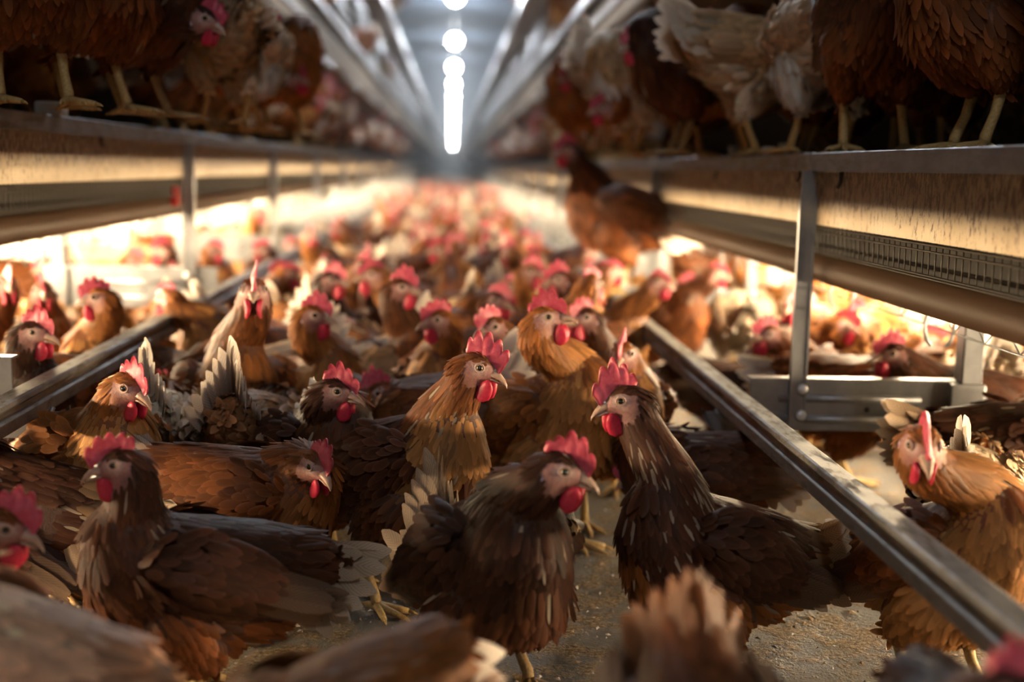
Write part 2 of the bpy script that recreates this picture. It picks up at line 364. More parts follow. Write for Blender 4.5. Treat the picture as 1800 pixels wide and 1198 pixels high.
for side, P in SIDE.items():
    s = P['s']; ex = P['ex']
    # ---- perch rail: folded channel with a grooved face
    rx, rz = P['rx'], P['rz']
    prof = [(rx - 0.003, rz - 0.050), (rx - 0.003, rz - 0.030), (rx + 0.005, rz - 0.024), (rx + 0.005, rz - 0.016), (rx - 0.003, rz - 0.010), (rx - 0.001, rz - 0.002),
            (rx + 0.003, rz), (rx + 0.034, rz), (rx + 0.038, rz - 0.003), (rx + 0.038, rz - 0.050), (rx + 0.034, rz - 0.050), (rx + 0.034, rz - 0.008), (rx + 0.010, rz - 0.008), (rx + 0.010, rz - 0.050)]
    b = MB(); b.prism(mirror(prof, s), 0.3, 120.0)
    tag(b.build('perch_rail', M['rail'], bevel=0.0012), f'dusty grooved steel perch rail running down the {side} side of the aisle', 'rail')
    # ---- struts, cross beams and posts, one of each per bay
    for k in range(14):
        y = P['y0'] + BAY * k
        bz0, bz1 = P['bz']
        nth = ORD[k] if k < 12 else 'far'
        far = k >= 5
        lab = (lambda what: f'{what}, {side} row, {nth} from the camera') if not far else (lambda what: f'{what}, {side} row, blurred distance')
        grp = lambda g: f'{g} of the {side} row'.replace('distant ', '')
        t = empty('cross_beam', (s * (rx + 0.045), y, bz0)); tag(t, lab('pressed galvanised cross beam below the lower deck'), 'beam', grp('distant cross beams'))
        L0 = Vector(t.location); 
        def off(o, L0=L0): o.location = -L0; return o
        H = bz1 - bz0
        yb = y + 0.012
        pf = [(yb, bz0), (yb + 0.035, bz0), (yb + 0.035, bz0 + 0.004), (yb + 0.004, bz0 + 0.004), (yb + 0.004, bz1 - 0.004), (yb + 0.035, bz1 - 0.004), (yb + 0.035, bz1), (yb, bz1)]
        b = MB(); xa, xb = s * (rx + 0.06), s * (P['px'] + 0.0)
        b.prismx(pf if s > 0 else pf[::-1], xa, xb)
        off(b.build('web', M['steel'], t, bevel=0.001))
        xb2 = s * (P['px'] - 0.10); xa2 = s * (ex - 0.04)
        for zz in (bz0 + H * 0.22, bz0 + H * 0.62):     # pressed ribs
            b = MB()
            b.tube([(xa2, yb + 0.001, zz), (xb2, yb + 0.001, zz)], 0.0085, 12)
            o = off(b.build('pressed_rib', M['steel'], t, True))
        b = MB()
        for zz in (bz0 + H * 0.32, bz0 + H * 0.82): b.dome((s * (ex + 0.004), y - 0.004, zz), 0.011, (0, -1, 0))
        off(b.build('bolt_heads', M['bright'], t, True))
        b = MB(); b.dome((s * (ex + 0.145), yb - 0.0005, bz0 + H * 0.42), 0.006, (0, -1, 0), flat=0.05); off(b.build('bolt_hole', M['gap'], t, True))
        # rounded gusset under the rail
        b = MB(); n = 14; cx, cz = rx + 0.024, bz0 + 0.050
        prof = [(cx + 0.10, rz - 0.052), (cx - 0.062, rz - 0.052)] + [(cx - 0.062 * math.cos(a), cz - 0.062 * math.sin(a)) for a in np.linspace(0.05, PI / 2, n)] + [(cx + 0.10, cz - 0.062)]
        b.prism(mirror(prof, s), yb - 0.005, yb)
        off(b.build('gusset_plate', M['steel'], t))
        b = MB(); b.tube([(s * (cx - 0.035 * math.cos(a)), yb - 0.006, cz - 0.035 * math.sin(a)) for a in np.linspace(0.2, PI - 0.2, 10)], 0.004, 6)
        off(b.build('gusset_rib', M['steel'], t, True))
        # strut from the deck edge down to the beam, a flat bar pinched at the top
        zt = P['ez'] - 0.037
        b = MB(); hw = 0.016
        for z0_, z1_, w0, w1 in ((bz0 + 0.01, zt - 0.06, hw, hw), (zt - 0.06, zt - 0.03, hw, hw * 0.85), (zt - 0.03, zt, hw * 0.85, hw * 0.85)):
            x = ex - 0.004
            V = []
            for z_, w_ in ((z0_, w0), (z1_, w1)):
                V += [(s * x - w_, y + 0.002, z_), (s * x + w_, y + 0.002, z_), (s * x + w_, y + 0.011, z_), (s * x - w_, y + 0.011, z_)]
            b.add(V, [(0, 1, 5, 4), (1, 2, 6, 5), (2, 3, 7, 6), (3, 0, 4, 7), (3, 2, 1, 0), (4, 5, 6, 7)])
        for xx in (-hw * 0.95, hw * 0.95): b.box((s * (ex - 0.004) + xx - 0.0015, y - 0.002, bz0 + 0.02), (s * (ex - 0.004) + xx + 0.0015, y + 0.011, zt - 0.05))
        tag(b.build('steel_strut', M['steel']), lab('flat steel strut under the deck edge'), 'strut', grp('distant struts'))
        # post with a collar
        t = empty('support_post', (s * P['px'], y, 0)); tag(t, lab('upright steel support post behind the perch rail'), 'post', grp('distant posts'))
        b = MB(); xw = 0.021
        b.box((-xw, 0.0, 0), (xw, 0.004, P['ez'] - 0.03)); b.box((-xw, 0.0, 0), (-xw + 0.004, 0.04, P['ez'] - 0.03)); b.box((xw - 0.004, 0.0, 0), (xw, 0.04, P['ez'] - 0.03))
        b.build('upright', M['steel'], t, bevel=0.0012)
        b = MB(); b.box((-xw - 0.022, -0.006, bz0 - 0.002), (xw + 0.008, 0.048, bz1 - 0.004)); b.build('collar', M['steel'], t, bevel=0.0025)
        b = MB(); 
        for zz in (bz0 + 0.03, bz1 - 0.04): b.tube([(s * (xw + 0.006), 0.02, zz), (s * (xw + 0.022), 0.02, zz)], 0.005, 8)
        b.build('bolt_pins', M['steel'], t, True)
    # ---- hooks under the flange
    for k, (yy, dz) in enumerate(((P['y0'] - 0.16, 0.030), (P['y0'] + 0.12, 0.022), (P['y0'] + 0.95, 0.024))):
        b = MB(); z = P['ez'] - 0.037
        b.tube([(s * (ex + 0.009), yy, z + 0.004), (s * (ex + 0.008), yy, z - dz * 0.6), (s * (ex + 0.004), yy + 0.004, z - dz)], 0.004, 6)
        tag(b.build('hanging_hook', M['wire'], None, True), f'small dark hook under the {side} deck edge, {ORD[k]} from the camera', 'hook')
    # ---- looped wire rail beneath the trough
    b = MB(); xw = ex + 0.24; zw = P['ez'] - 0.30
    for dz in (0.0, -0.035): b.tube([(s * xw, 0.8, zw + dz), (s * xw, 12, zw + dz)], 0.0022, 6)
    y = 1.0; i = 0
    while y < 6:
        b.tube([(s * xw, y, zw), (s * xw, y + 0.05, zw - 0.035), (s * xw, y + 0.10, zw)], 0.0018, 5); y += 0.14
    tag(b.build('wire_rail', M['steel'], None, True), f'thin zigzag wire rail under the brown tube on the {side}', 'wire rail')
    for k in range(6):
        y = P['y0'] - 0.1 + 0.62 * k
        b = MB(); b.tube([(s * (xw + 0.03 * math.sin(a)), y, zw - 0.03 + 0.045 * math.cos(a)) for a in np.linspace(-2.6, 2.6, 14)], 0.004, 6)
        tag(b.build('steel_hoop', M['steel'], None, True), f'bent steel hoop hanging beneath the {side} brown tube, {ORD[k]} from the camera', 'hoop')
    # ---- closed backs of the decks (dark), the second deck and its bright rails
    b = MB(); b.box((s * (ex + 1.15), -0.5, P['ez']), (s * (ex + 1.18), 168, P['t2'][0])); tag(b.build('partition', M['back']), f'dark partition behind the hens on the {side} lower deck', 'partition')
    z0, z1 = P['t2']; e2 = ex
    t = empty('aviary_deck', (s * e2, 0, z0)); tag(t, f'second deck of the {side} aviary row with tan front and bright edge rail', 'aviary deck')
    def off2(o, L0=Vector(t.location)): o.location = -L0; return o
    b = MB(); b.prism(mirror([(e2 + 0.03, z0), (e2 + 1.5, z0 + 0.02), (e2 + 1.5, z0 + 0.05), (e2 + 0.03, z0 + 0.03)], s), -0.5, 168); off2(b.build('underside', M['tan'], t))
    b = MB(); b.prism(mirror([(e2 + 0.005, z0), (e2 + 0.03, z0), (e2 + 0.045, z1 - 0.09), (e2 + 0.02, z1 - 0.09)], s), -0.5, 168); off2(b.build('front_panel', M['tan'], t))
    b = MB(); b.prism(mirror([(e2 + 0.06, z1 - 0.09), (e2 + 0.065, z1 - 0.09), (e2 + 0.065, z1), (e2 + 0.06, z1)], s), -0.5, 168); off2(b.build('gap_shade_sheet', M['gap'], t))  # black sheet standing in for the shade below the edge rail
    b = MB(); b.prism(mirror([(e2 + 0.05, z1 - 0.02), (e2 + 1.5, z1 - 0.02), (e2 + 1.5, z1 - 0.005), (e2 + 0.05, z1 - 0.005)], s), -0.5, 168); off2(b.build('deck_floor', M['slab'], t))
    for yy in np.arange(0.5, 100, BAY * 2):
        b = MB(); b.prism(mirror([(e2 - 0.012, z1 - 0.028), (e2 + 0.026, z1 - 0.028), (e2 + 0.026, z1 + 0.02), (e2 - 0.012, z1 + 0.02)], s), yy, yy + BAY * 2 - 0.03); off2(b.build('edge_rail', M['bright'], t, bevel=0.004))
    for yy in np.arange(2.2, 30, 2.6):
        b = MB(); b.tube([(s * (e2 + 0.012), yy, z0 - 0.02), (s * (e2 + 0.012), yy + 1.5, z0 - 0.02)], 0.017, 10); off2(b.build('lower_tube', M['bright'], t, True))
    # perch tube in front of the tan panel
    for yy, ln in ((3.2, 3.9),):
        b = MB(); b.tube([(s * (e2 - 0.03), yy, z0 + 0.075), (s * (e2 - 0.03), yy + ln, z0 + 0.075)], 0.018, 12)
        tag(b.build('perch_tube', M['bright'], None, True), f'round metal perch tube before the tan panel of the {side} second deck', 'tube')
    z3 = P['t3']
    t = empty('aviary_deck', (s * e2, 0, z3)); tag(t, f'top deck of the {side} aviary row under the roof', 'aviary deck')
    def off3(o, L0=Vector(t.location)): o.location = -L0; return o
    b = MB(); b.prism(mirror([(e2 + 0.02, z3 - 0.05), (e2 + 1.5, z3 - 0.05), (e2 + 1.5, z3 - 0.02), (e2 + 0.02, z3 - 0.02)], s), -0.5, 168); off3(b.build('deck_floor', M['tan'], t))
    for yy in np.arange(0.5, 100, BAY * 2):
        b = MB(); b.prism(mirror([(e2 - 0.012, z3 - 0.06), (e2 + 0.026, z3 - 0.06), (e2 + 0.026, z3 + 0.0), (e2 - 0.012, z3 + 0.0)], s), yy, yy + BAY * 2 - 0.03); off3(b.build('edge_rail', M['bright'], t, bevel=0.004))
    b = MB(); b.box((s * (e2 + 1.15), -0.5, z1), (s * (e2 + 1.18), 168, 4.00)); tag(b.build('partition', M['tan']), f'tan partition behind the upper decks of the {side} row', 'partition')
    # slanted ladders of slats between second and top deck
    for k, yy in enumerate(np.arange(6.0, 40, 3.8)):
        t = empty('perch_ramp', (s * e2, yy, z1)); 
        tag(t, f'slanted slatted ramp above the {side} second deck' + (f', {ORD[k]} from the camera' if k < 4 else ' in the blurred distance'), 'ramp', None if k < 4 else f'distant ramps of the {side} row')
        zr = z3 - z1 - 0.1
        for j in range(5):
            b = MB(); f = 0.15 + 0.17 * j
            b.box((s * (0.03 + 0.22 * f) - 0.02, 0.0, zr * f), (s * (0.03 + 0.22 * f) + 0.02, 1.5, zr * f + 0.03)); b.build('ramp_slat', M['bright'], t)
        for yq in (0.0, 1.47):
            b = MB(); b.tube([(s * 0.03, yq, 0), (s * 0.25, yq, zr)], 0.016, 8); b.build('side_bar', M['bright'], t, True)
    # stays leaning between deck and the tube above
    for k in range(5):
        y = 3.3 + 1.9 * k
        b = MB(); b.tube([(s * (ex + 0.03), y, P['t2'][0] - 0.02), (s * (ex + 0.30), y + 0.05, P['t2'][0] - 0.24)], 0.015, 8)
        tag(b.build('steel_stay', M['steel'], None, True), f'slanted steel stay under the {side} second deck, {ORD[k]} from the camera', 'stay')

# ---- lamps
for k, y in enumerate(AISLE_LAMPS):
    t = empty('ceiling_lamp', (0.0, y, 3.2))
    near = k - 4
    tag(t, ('white globe lamp overhead, above the picture frame' if k < 4 else 'white globe lamp merging into the far end of the lamp row') if k > 8 or k < 4 else f'white globe lamp below the roof, {ORD[k-4]} from the top of the photo', 'lamp', 'aisle lamp row')
    b = MB(); b.tube([(0, 0, 0.81), (0, 0, 0.15)], 0.012, 8); b.build('drop_rod', M['white'], t, True)
    b = MB(); b.tube([(0, 0, 0.18), (0, 0, 0.11), (0, 0, 0.09)], [0.03, 0.04, 0.05], 24); b.build('housing', M['white'], t, True)
    b = MB(); b.tube([(0, 0, -0.10 * math.cos(a_)) for a_ in np.linspace(0.05, PI - .05, 11)], [0.10 * math.sin(a_) for a_ in np.linspace(0.05, PI - .05, 11)], 20); b.build('globe', M['dim' if y < 3 else ('half' if y < 10 else 'cool')], t, True)
for side, P in SIDE.items():
    s = P['s']
    for k in range(8):
        y = 0.9 + 2.3 * k
        t = empty('tube_lamp', (s * 2.715, y, 0.45 if s < 0 else 0.28))
        tag(t, f'warm glowing tube lamp beneath the {side} lower deck' + (f', {ORD[k]} from the camera' if k < 4 else ' in the blurred distance'), 'lamp', None if k < 4 else f'distant warm lamps under the {side} deck')
        b = MB(); b.box((s * 0.022, -0.02, -0.04), (s * 0.034, 1.32, 0.04)); b.build('housing', M['white'], t)
        b = MB(); b.tube([(0, 0, 0), (0, 1.3, 0)], 0.024, 12); b.build('glowing_tube', M['warm'], t, True)
for side, P in SIDE.items():
    s = P['s']
    for k in range(9):
        y = 3.1 + 2.4 * k
        t = empty('fill_lamp', (s * (P['ex'] + 0.52), y, P['ez'] - 0.16))  # fill light added under the deck to brighten the mid aisle
        tag(t, f'added warm fill light under the {side} lower deck' + (f', {ORD[k]} from the camera' if k < 4 else ' in the blurred distance'), 'lamp', f'added fill lights under the {side} deck')
        b = MB(); b.box((-0.02, -0.02, 0.016), (0.02, 1.22, 0.138)); b.build('housing', M['white'], t)
        b = MB(); b.tube([(0, 0, 0), (0, 1.2, 0)], 0.016, 10); b.build('glowing_tube', M['soft'], t, True)
# ---- dusty air further down the house
b = MB(); b.box((-2.7, 7.0, 0.02), (2.7, FAR - 1, 3.9))
mh = bpy.data.materials.new('dusty_air'); mh.use_nodes = True; nt = mh.node_tree; nt.nodes.remove(nt.nodes['Principled BSDF'])
vs_ = nt.nodes.new('ShaderNodeVolumeScatter'); vs_.inputs['Density'].default_value = 0.010; vs_.inputs['Anisotropy'].default_value = 0.4; vs_.inputs['Color'].default_value = (0.95, 0.97, 1.0, 1)
nt.links.new(vs_.outputs[0], nt.nodes['Material Output'].inputs['Volume'])
o = b.build('dust_haze', mh); tag(o, 'thin dusty haze in the air towards the far end of the house', 'haze', None, 'stuff')
# ------------------------------------------------------------------ hens
def unit(a): a = np.asarray(a, float); return a / (np.linalg.norm(a, axis=-1, keepdims=True) + 1e-12)
def rotz(a): c, s = math.cos(a), math.sin(a); return np.array([[c, -s, 0], [s, c, 0], [0, 0, 1.0]])
def roty(a): c, s = math.cos(a), math.sin(a); return np.array([[c, 0, s], [0, 1, 0], [-s, 0, c]])   # -a lifts +x
def rotx(a): c, s = math.cos(a), math.sin(a); return np.array([[1, 0, 0], [0, c, -s], [0, s, c]])
def ico(n=2):
    import bmesh
    bm = bmesh.new(); bmesh.ops.create_icosphere(bm, subdivisions=n, radius=1.0)
    V = np.array([x.co[:] for x in bm.verts]); Fc = np.array([[q.index for q in f.verts] for f in bm.faces]); bm.free()
    return V, Fc
IV, IF = ico(2)
def remeshed(parts, voxel, it):
    """one continuous skin grown over overlapping ellipsoids (centre, radii, rotation)."""
    V = []; Fc = []
    for k, (c, r, rot) in enumerate(parts):
        P = IV * np.asarray(r)
        if rot is not None: P = P @ rot.T
        V.append(P + c); Fc.append(IF + k * len(IV))
    o = mesh_obj('grow', np.vstack(V), np.vstack(Fc), M['skin'])
    m = o.modifiers.new('r', 'REMESH'); m.mode = 'VOXEL'; m.voxel_size = voxel
    m = o.modifiers.new('s', 'SMOOTH'); m.factor = 0.5; m.iterations = it
    dg = bpy.context.evaluated_depsgraph_get(); e = o.evaluated_get(dg); me = e.to_mesh()
    n = len(me.vertices); V = np.empty(n * 3, np.float32); me.vertices.foreach_get('co', V); V = V.reshape(-1, 3).astype(float)
    N = np.empty(n * 3, np.float32); me.vertices.foreach_get('normal', N); N = N.reshape(-1, 3).astype(float)
    Q = np.empty(len(me.loops), np.int32); me.loops.foreach_get('vertex_index', Q); Q = Q.reshape(-1, 4)
    e.to_mesh_clear(); od = o.data; bpy.data.objects.remove(o); bpy.data.meshes.remove(od)
    return V, N, Q

TR = np.array([0, .22, .5, .74, .9, 1.0]); WR = np.array([.55, .9, 1, .9, .6, .12])
def vanes(P, D, N, L, W, tilt, curl, c0, c1, edge, lift=0.001, jit=1.0):
    """leaf-shaped feathers: roots P, direction D, outward N, lengths, widths, colours at root and tip."""
    n = len(P); rng = RNG
    D = unit(D - N * np.sum(D * N, 1, keepdims=True)); S = np.cross(D, N)
    a = rng.normal(0, 0.10 * jit, (n, 1)); D = unit(D + S * a); S = np.cross(D, N)
    rl = rng.normal(0, 0.12 * jit, (n, 1)); N2 = unit(N + S * rl); S = np.cross(D, N2)
    L = np.broadcast_to(L, (n,))[:, None]; W = np.broadcast_to(W, (n,))[:, None]
    tilt = np.broadcast_to(tilt, (n,))[:, None] * (1 + rng.normal(0, .25 * jit, (n, 1))); curl = np.broadcast_to(curl, (n,))[:, None]
    V = np.empty((n, 6, 3, 3)); T = np.empty((n, 6, 3, 4)); U = np.empty((n, 6, 3, 2))
    c0 = np.broadcast_to(c0, (n, 3)); c1 = np.broadcast_to(c1, (n, 3)); edge = np.broadcast_to(edge, (n,))
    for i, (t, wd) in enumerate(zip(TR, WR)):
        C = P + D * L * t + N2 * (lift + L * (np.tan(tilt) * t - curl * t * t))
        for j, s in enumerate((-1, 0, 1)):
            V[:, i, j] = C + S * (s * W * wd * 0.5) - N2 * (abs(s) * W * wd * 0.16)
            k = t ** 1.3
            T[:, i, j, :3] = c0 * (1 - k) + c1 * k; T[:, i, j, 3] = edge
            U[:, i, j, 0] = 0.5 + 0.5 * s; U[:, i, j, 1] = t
    q = [(i * 3 + j, i * 3 + j + 1, (i + 1) * 3 + j + 1, (i + 1) * 3 + j) for i in range(5) for j in range(2)]
    Q = (np.arange(n)[:, None, None] * 18 + np.array(q)[None]).reshape(-1, 4)
    return V.reshape(-1, 3), Q, T.reshape(-1, 4), U.reshape(-1, 2)
def join(chunks):
    k = 0; V = []; Q = []; T = []; U = []
    for a, b_, c, d in chunks:
        V.append(a); Q.append(b_ + k); T.append(c); U.append(d); k += len(a)
    return np.vstack(V), np.vstack(Q), np.vstack(T), np.vstack(U)
def thin_out(P, r, nmax=100000):
    """dart throwing: keep points at least r[i] apart (grid hash)."""
    keep = []; cell = {}
    rmax = float(np.max(r)); 
    for i, p in enumerate(P):
        key = tuple((p // rmax).astype(int)); ok = True
        for dx in (-1, 0, 1):
            for dy in (-1, 0, 1):
                for dz in (-1, 0, 1):
                    for j in cell.get((key[0] + dx, key[1] + dy, key[2] + dz), ()):
                        q = P[j]
                        if (p[0]-q[0])**2 + (p[1]-q[1])**2 + (p[2]-q[2])**2 < r[i] * r[i]: ok = False; break
                    if not ok: break
                if not ok: break
            if not ok: break
        if ok: keep.append(i); cell.setdefault(key, []).append(i)
        if len(keep) >= nmax: break
    return np.array(keep, int)

# plumage colours; tan and russet are lightened to stand in for overhead light
DK = np.array((.046, .0165, .0085)); BR = np.array((.095, .032, .012)); CH = np.array((.175, .056, .016)); GI = np.array((.31, .112, .028))
GO = np.array((.50, .235, .075)); BU = np.array((.58, .38, .20)); CR = np.array((.70, .54, .38)); WH = np.array((.82, .75, .66))
PAL = {  # head/neck, breast, back+wing, thigh+belly, tail root, tail tip, fleck share, edge strength
    'dark':   (DK * 1.15, DK * 1.1, DK, BR, BR, CR, .12, .22),
    'choc':   (DK * 1.5, BR, DK * 1.4, CH, BR, CR, .06, .30),
    'chest':  (BR * 1.1, CH, BR, CH * 1.2, CH, WH, .03, .5),
    'rust':   (CH, GI * .9, CH * .85, GI, CH, WH, .03, .5),
    'ginger': (GI * .85, GO * .85, CH, GO, GI, WH, .03, .6),
    'gold':   (GI, GO, GI * .8, GO, GO, WH, .05, .7),
    'browntail': (BR, CH, BR * 1.1, CH, BR * 1.2, CH * .85 + CR * .05, .04, .3),
    'browngold': (CH * 1.1, GO * .75, DK * 1.9, BR * 1.3, BR, WH, .10, .5),
    'mottled': (CH, GI, CH * .7 + BU * .35, CR, CH, WH, .30, 1.1),
    'russet': (GI * .8, GI, GI * .75, GI, CH, WH, .06, .6),
    'tan':    (np.array((.62, .36, .22)), GO, np.array((.66, .40, .25)), BU, GI, CR, .2, .7),
    'fleck':  (DK * 1.4, DK * 1.5, DK * 1.3, GI * .9, BU * .7, CR, .34, .3),
    'pale':   (CH, GI, BU * .9, CR, CR, WH, .25, .9),
    'white':  (GI, BU, CR, WH, WH, WH, .4, .9),
}
SPINE = np.array([(-.142, .262, .036), (-.108, .243, .064), (-.064, .222, .085), (-.012, .205, .097), (.042, .202, .094), (.084, .218, .074), (.106, .248, .055)])

def hen_geometry(sp):
    """all the surfaces of one bird in its own frame: x forward, y left, z up, feet on z=0."""
    fine = sp.get('fine', True); pal = PAL[sp.get('pal', 'chest')]
    pitch = R(sp.get('pitch', 8)); crouch = sp.get('crouch', 0.0)
    PR = roty(-pitch); piv = np.array([-.01, 0, .21])
    def body(p): return (np.asarray(p, float) - piv) @ PR.T + piv + np.array([0, 0, -crouch])
    parts = []; ctag = []; ctan = []; crad = []
    pts = np.array([(x, 0, z) for x, z, r in SPINE]); rad = SPINE[:, 2]
    tt = np.linspace(0, len(pts) - 1, 19)
    for t in tt:
        i = min(int(t), len(pts) - 2); f = t - i
        c = body(pts[i] * (1 - f) + pts[i + 1] * f); r = rad[i] * (1 - f) + rad[i + 1] * f
        parts.append((c, (r, r * .88, r), None)); ctag.append(0); ctan.append(body(pts[i]) - body(pts[i + 1])); crad.append(r)
    # neck
    hd = np.asarray(sp['head'], float)                     # centre of the skull
    HR = rotz(R(sp.get('hyaw', 0))) @ roty(-R(sp.get('hpitch', 0))) @ rotx(R(sp.get('hroll', 0)))
    hx, hz = HR[:, 0], HR[:, 2]
    A = body((.088, 0, .252)); dA = PR @ unit(np.array((.55, 0, .85)))
    B = hd - hx * .012 - hz * .012
    high = min(1.0, max(0.0, (B[2] - A[2] + .02) / .10))
    end = unit(high * np.array((0, 0, 1.0)) + (1 - high) * hx * .9 + .22 * hx)
    if high < .3: dA = unit(dA * .3 + unit(B - A))
    d = np.linalg.norm(B - A); c1 = A + dA * d * .42; c2 = B - end * d * .34
    prev = A; n = 15
    for i in range(n + 1):
        t = i / n; p = A * (1 - t) ** 3 + c1 * 3 * t * (1 - t) ** 2 + c2 * 3 * t * t * (1 - t) + B * t ** 3
        r = .054 + (.0285 - .054) * (t ** .62)
        r *= sp.get('neck', 1.0)
        parts.append((p, (r, r, r), None)); ctag.append(1); ctan.append(prev - p if i else -dA); crad.append(r); prev = p
    # skull
    for c, r in (((0, 0, 0), (.029, .0215, .0235)), ((.015, 0, -.004), (.019, .0150, .0150)), ((-.006, 0, -.013), (.022, .0185, .018)), ((.024, 0, -.006), (.012, .0105, .010))):
        parts.append((hd + HR @ np.array(c), r, HR)); ctag.append(2); ctan.append(-hx); crad.append(min(r))
    # thighs
    feet = []
    for s in (1, -1):
        fx = sp.get('stride', .02) * s
        kn = body((.015, .052 * s, .165)); hk = np.array([-.030 + fx, .043 * s, .098 - crouch * .6]); ft = np.array([.004 + fx, .046 * s, .010])
        for i in range(7):
            t = i / 6; c = kn * (1 - t) + hk * t; r = .050 * (1 - t) + .014 * t + .012 * math.sin(PI * t)
            parts.append((c, (r, r * .85, r), None)); ctag.append(3); ctan.append(hk - kn + np.array([0, 0, -.02])); crad.append(r)
        feet.append((hk, ft, s))
    V, N, Q = remeshed(parts, .0058 if fine else .010, 5 if fine else 3)
    C = np.array([p[0] for p in parts]); ctag = np.array(ctag); ctan = unit(np.array(ctan)); crad = np.array(crad)
    def classify(P):
        d = np.linalg.norm(P[:, None] - C[None], axis=2) - crad[None]
        k = np.argmin(d, 1); w_ = np.exp(-np.maximum(d - d.min(1, keepdims=True), 0) / .008)
        tan = unit((w_[:, :, None] * ctan[None]).sum(1))
        return k, ctag[k], tan
    kV, tV, _ = classify(V)
    tint = np.ones((len(V), 4)); hl = (V - hd) @ HR
    neckc, breastc, backc, bellyc, t0, t1, fleck, edge = pal
    tint[:, :3] = np.where((tV == 0)[:, None], backc, np.where((tV == 3)[:, None], bellyc, neckc)) * .9
    bare = (hl[:, 0] > -.012) & (hl[:, 2] < .015 - .0 * hl[:, 0]) & (hl[:, 2] > -.030) & (np.abs(hl).max(1) < .05) & (tV >= 1)
    bare &= ~((hl[:, 2] > .010) & (np.abs(hl[:, 1]) < .0135))
    flesh = np.array((.37, .175, .155)) * (0.9 + .2 * RNG.random())
    eyed = np.linalg.norm(hl - np.array([.0105, 0, .0045]) - np.sign(hl[:, 1:2]) * np.array([0, .018, 0]), axis=1)
    wgt = np.clip((.016 - eyed) / .009, 0, 1)[:, None]
    cheek = np.clip((-.004 - hl[:, 2]) / .012, 0, 1)[:, None] * np.clip((.012 - hl[:, 0]) / .012, 0, 1)[:, None]
    skin = flesh * (1 - wgt) + np.array((.58, .42, .38)) * wgt
    skin = skin * (1 - .65 * cheek) + (neckc * 1.3 + .03) * .65 * cheek
    tint[bare, :3] = skin[bare]
    # legs: scaly shanks and toes joined on
    lb = MB(); yel = np.array((.50, .34, .13)) if sp.get('pal') not in ('dark',) else np.array((.42, .29, .13))
    for hk, ft, s in feet:
        lb.tube([hk + (.002, 0, .03), hk, hk * .5 + ft * .5 + (-.002, 0, 0), ft + (-.002, 0, .012), ft + (0, 0, .002)], [.011, .0095, .0072, .0080, .0085], 8)
        for ang, ln in ((0, .062), (.52, .052), (-.52, .052), (PI, .026)):
            dv = np.array([math.cos(ang + .1 * s), math.sin(ang + .1 * s), 0])
            z = np.array([0, 0, 1.0])
            lb.tube([ft + dv * .002, ft + dv * ln * .35 + z * -.001, ft + dv * ln * .7 - z * .003, ft + dv * ln - z * .005], [.0075, .0060, .0054, .0042], 7)
            lb.tube([ft + dv * ln * .96 - z * .004, ft + dv * (ln + .008) - z * .006, ft + dv * (ln + .014) - z * .0085], [.0032, .0024, .0006], 5)
    LV = np.array(lb.V); 
    out = {}
    # split quads/ngons: legs as a separate face list
    out['body'] = (V, Q, tint, LV, lb.F, yel)
    # ---------------- feathers
    fa = V[Q]; ar = np.linalg.norm(np.cross(fa[:, 2] - fa[:, 0], fa[:, 3] - fa[:, 1]), axis=1) * .5
    nc = int(15000 / sp.get('dens', 1.0) ** 1.6) if fine else 3500
    f = RNG.choice(len(Q), nc, p=ar / ar.sum()); uu = RNG.random((nc, 1)); vv = RNG.random((nc, 1))
    P = (fa[f, 0] * (1 - uu) * (1 - vv) + fa[f, 1] * uu * (1 - vv) + fa[f, 2] * uu * vv + fa[f, 3] * (1 - uu) * vv)
    fn = N[Q[f]]; NN = unit(fn[:, 0] * (1 - uu) * (1 - vv) + fn[:, 1] * uu * (1 - vv) + fn[:, 2] * uu * vv + fn[:, 3] * (1 - uu) * vv)
    k, tg, tan = classify(P)
    h = (P - hd) @ HR
    nearhead = (np.abs(h).max(1) < .045)
    isbare = nearhead & (h[:, 0] > -.009 - .25 * h[:, 2]) & (h[:, 2] < .0125) & (h[:, 2] > -.022)
    isbare &= ~((h[:, 2] > .010) & (np.abs(h[:, 1]) < .013) & (h[:, 0] < .018))
    isbare |= nearhead & (h[:, 0] > .020)
    crown = nearhead & ~isbare & (tg == 2)
    tprog = np.zeros(len(P)); nk = tg == 1
    tprog[nk] = (k[nk] - 19) / n
    up_ = NN[:, 2]
    belly = (tg == 0) & (up_ < -.25)
    frontb = (tg == 0) & (k > 11) & (up_ < .55)
    L = np.full(len(P), .036); W = np.full(len(P), .0145); tilt = np.full(len(P), .085); curl = np.full(len(P), .09); sp_r = np.full(len(P), .0082)
    col = np.tile(backc, (len(P), 1)); ed = np.full(len(P), edge)
    col[frontb] = breastc; L[frontb] = .030; W[frontb] = .0115; sp_r[frontb] = .0068; ed[frontb] = edge * .6
    neckL = .024 + .030 * (1 - tprog)
    L[nk] = neckL[nk]; W[nk] = (.0058 + .0042 * (1 - tprog))[nk]; sp_r[nk] = (.0045 + .0022 * (1 - tprog))[nk]; tilt[nk] = .075; curl[nk] = .06; ed[nk] = edge * .8
    bl = np.clip(1.25 - tprog * 1.4, 0, 1)[:, None]                       # throat of the neck takes the breast colour low down
    frontn = nk & ((NN * PR[:, 0]).sum(1) > .1)
    col[nk] = neckc
    col[frontn] = (neckc * (1 - bl) + breastc * bl)[frontn]
    col[belly] = bellyc; L[belly] = .040; W[belly] = .012; tilt[belly] = .20; curl[belly] = -.03; sp_r[belly] = .0080
    th = tg == 3; col[th] = bellyc; L[th] = .034; W[th] = .0115; tilt[th] = .15; sp_r[th] = .0074; ed[th] = edge * .6
    rump = (tg == 0) & (k < 4); L[rump] = .048; W[rump] = .015; tilt[rump] = .18; col[rump] = backc * .6 + t0 * .4
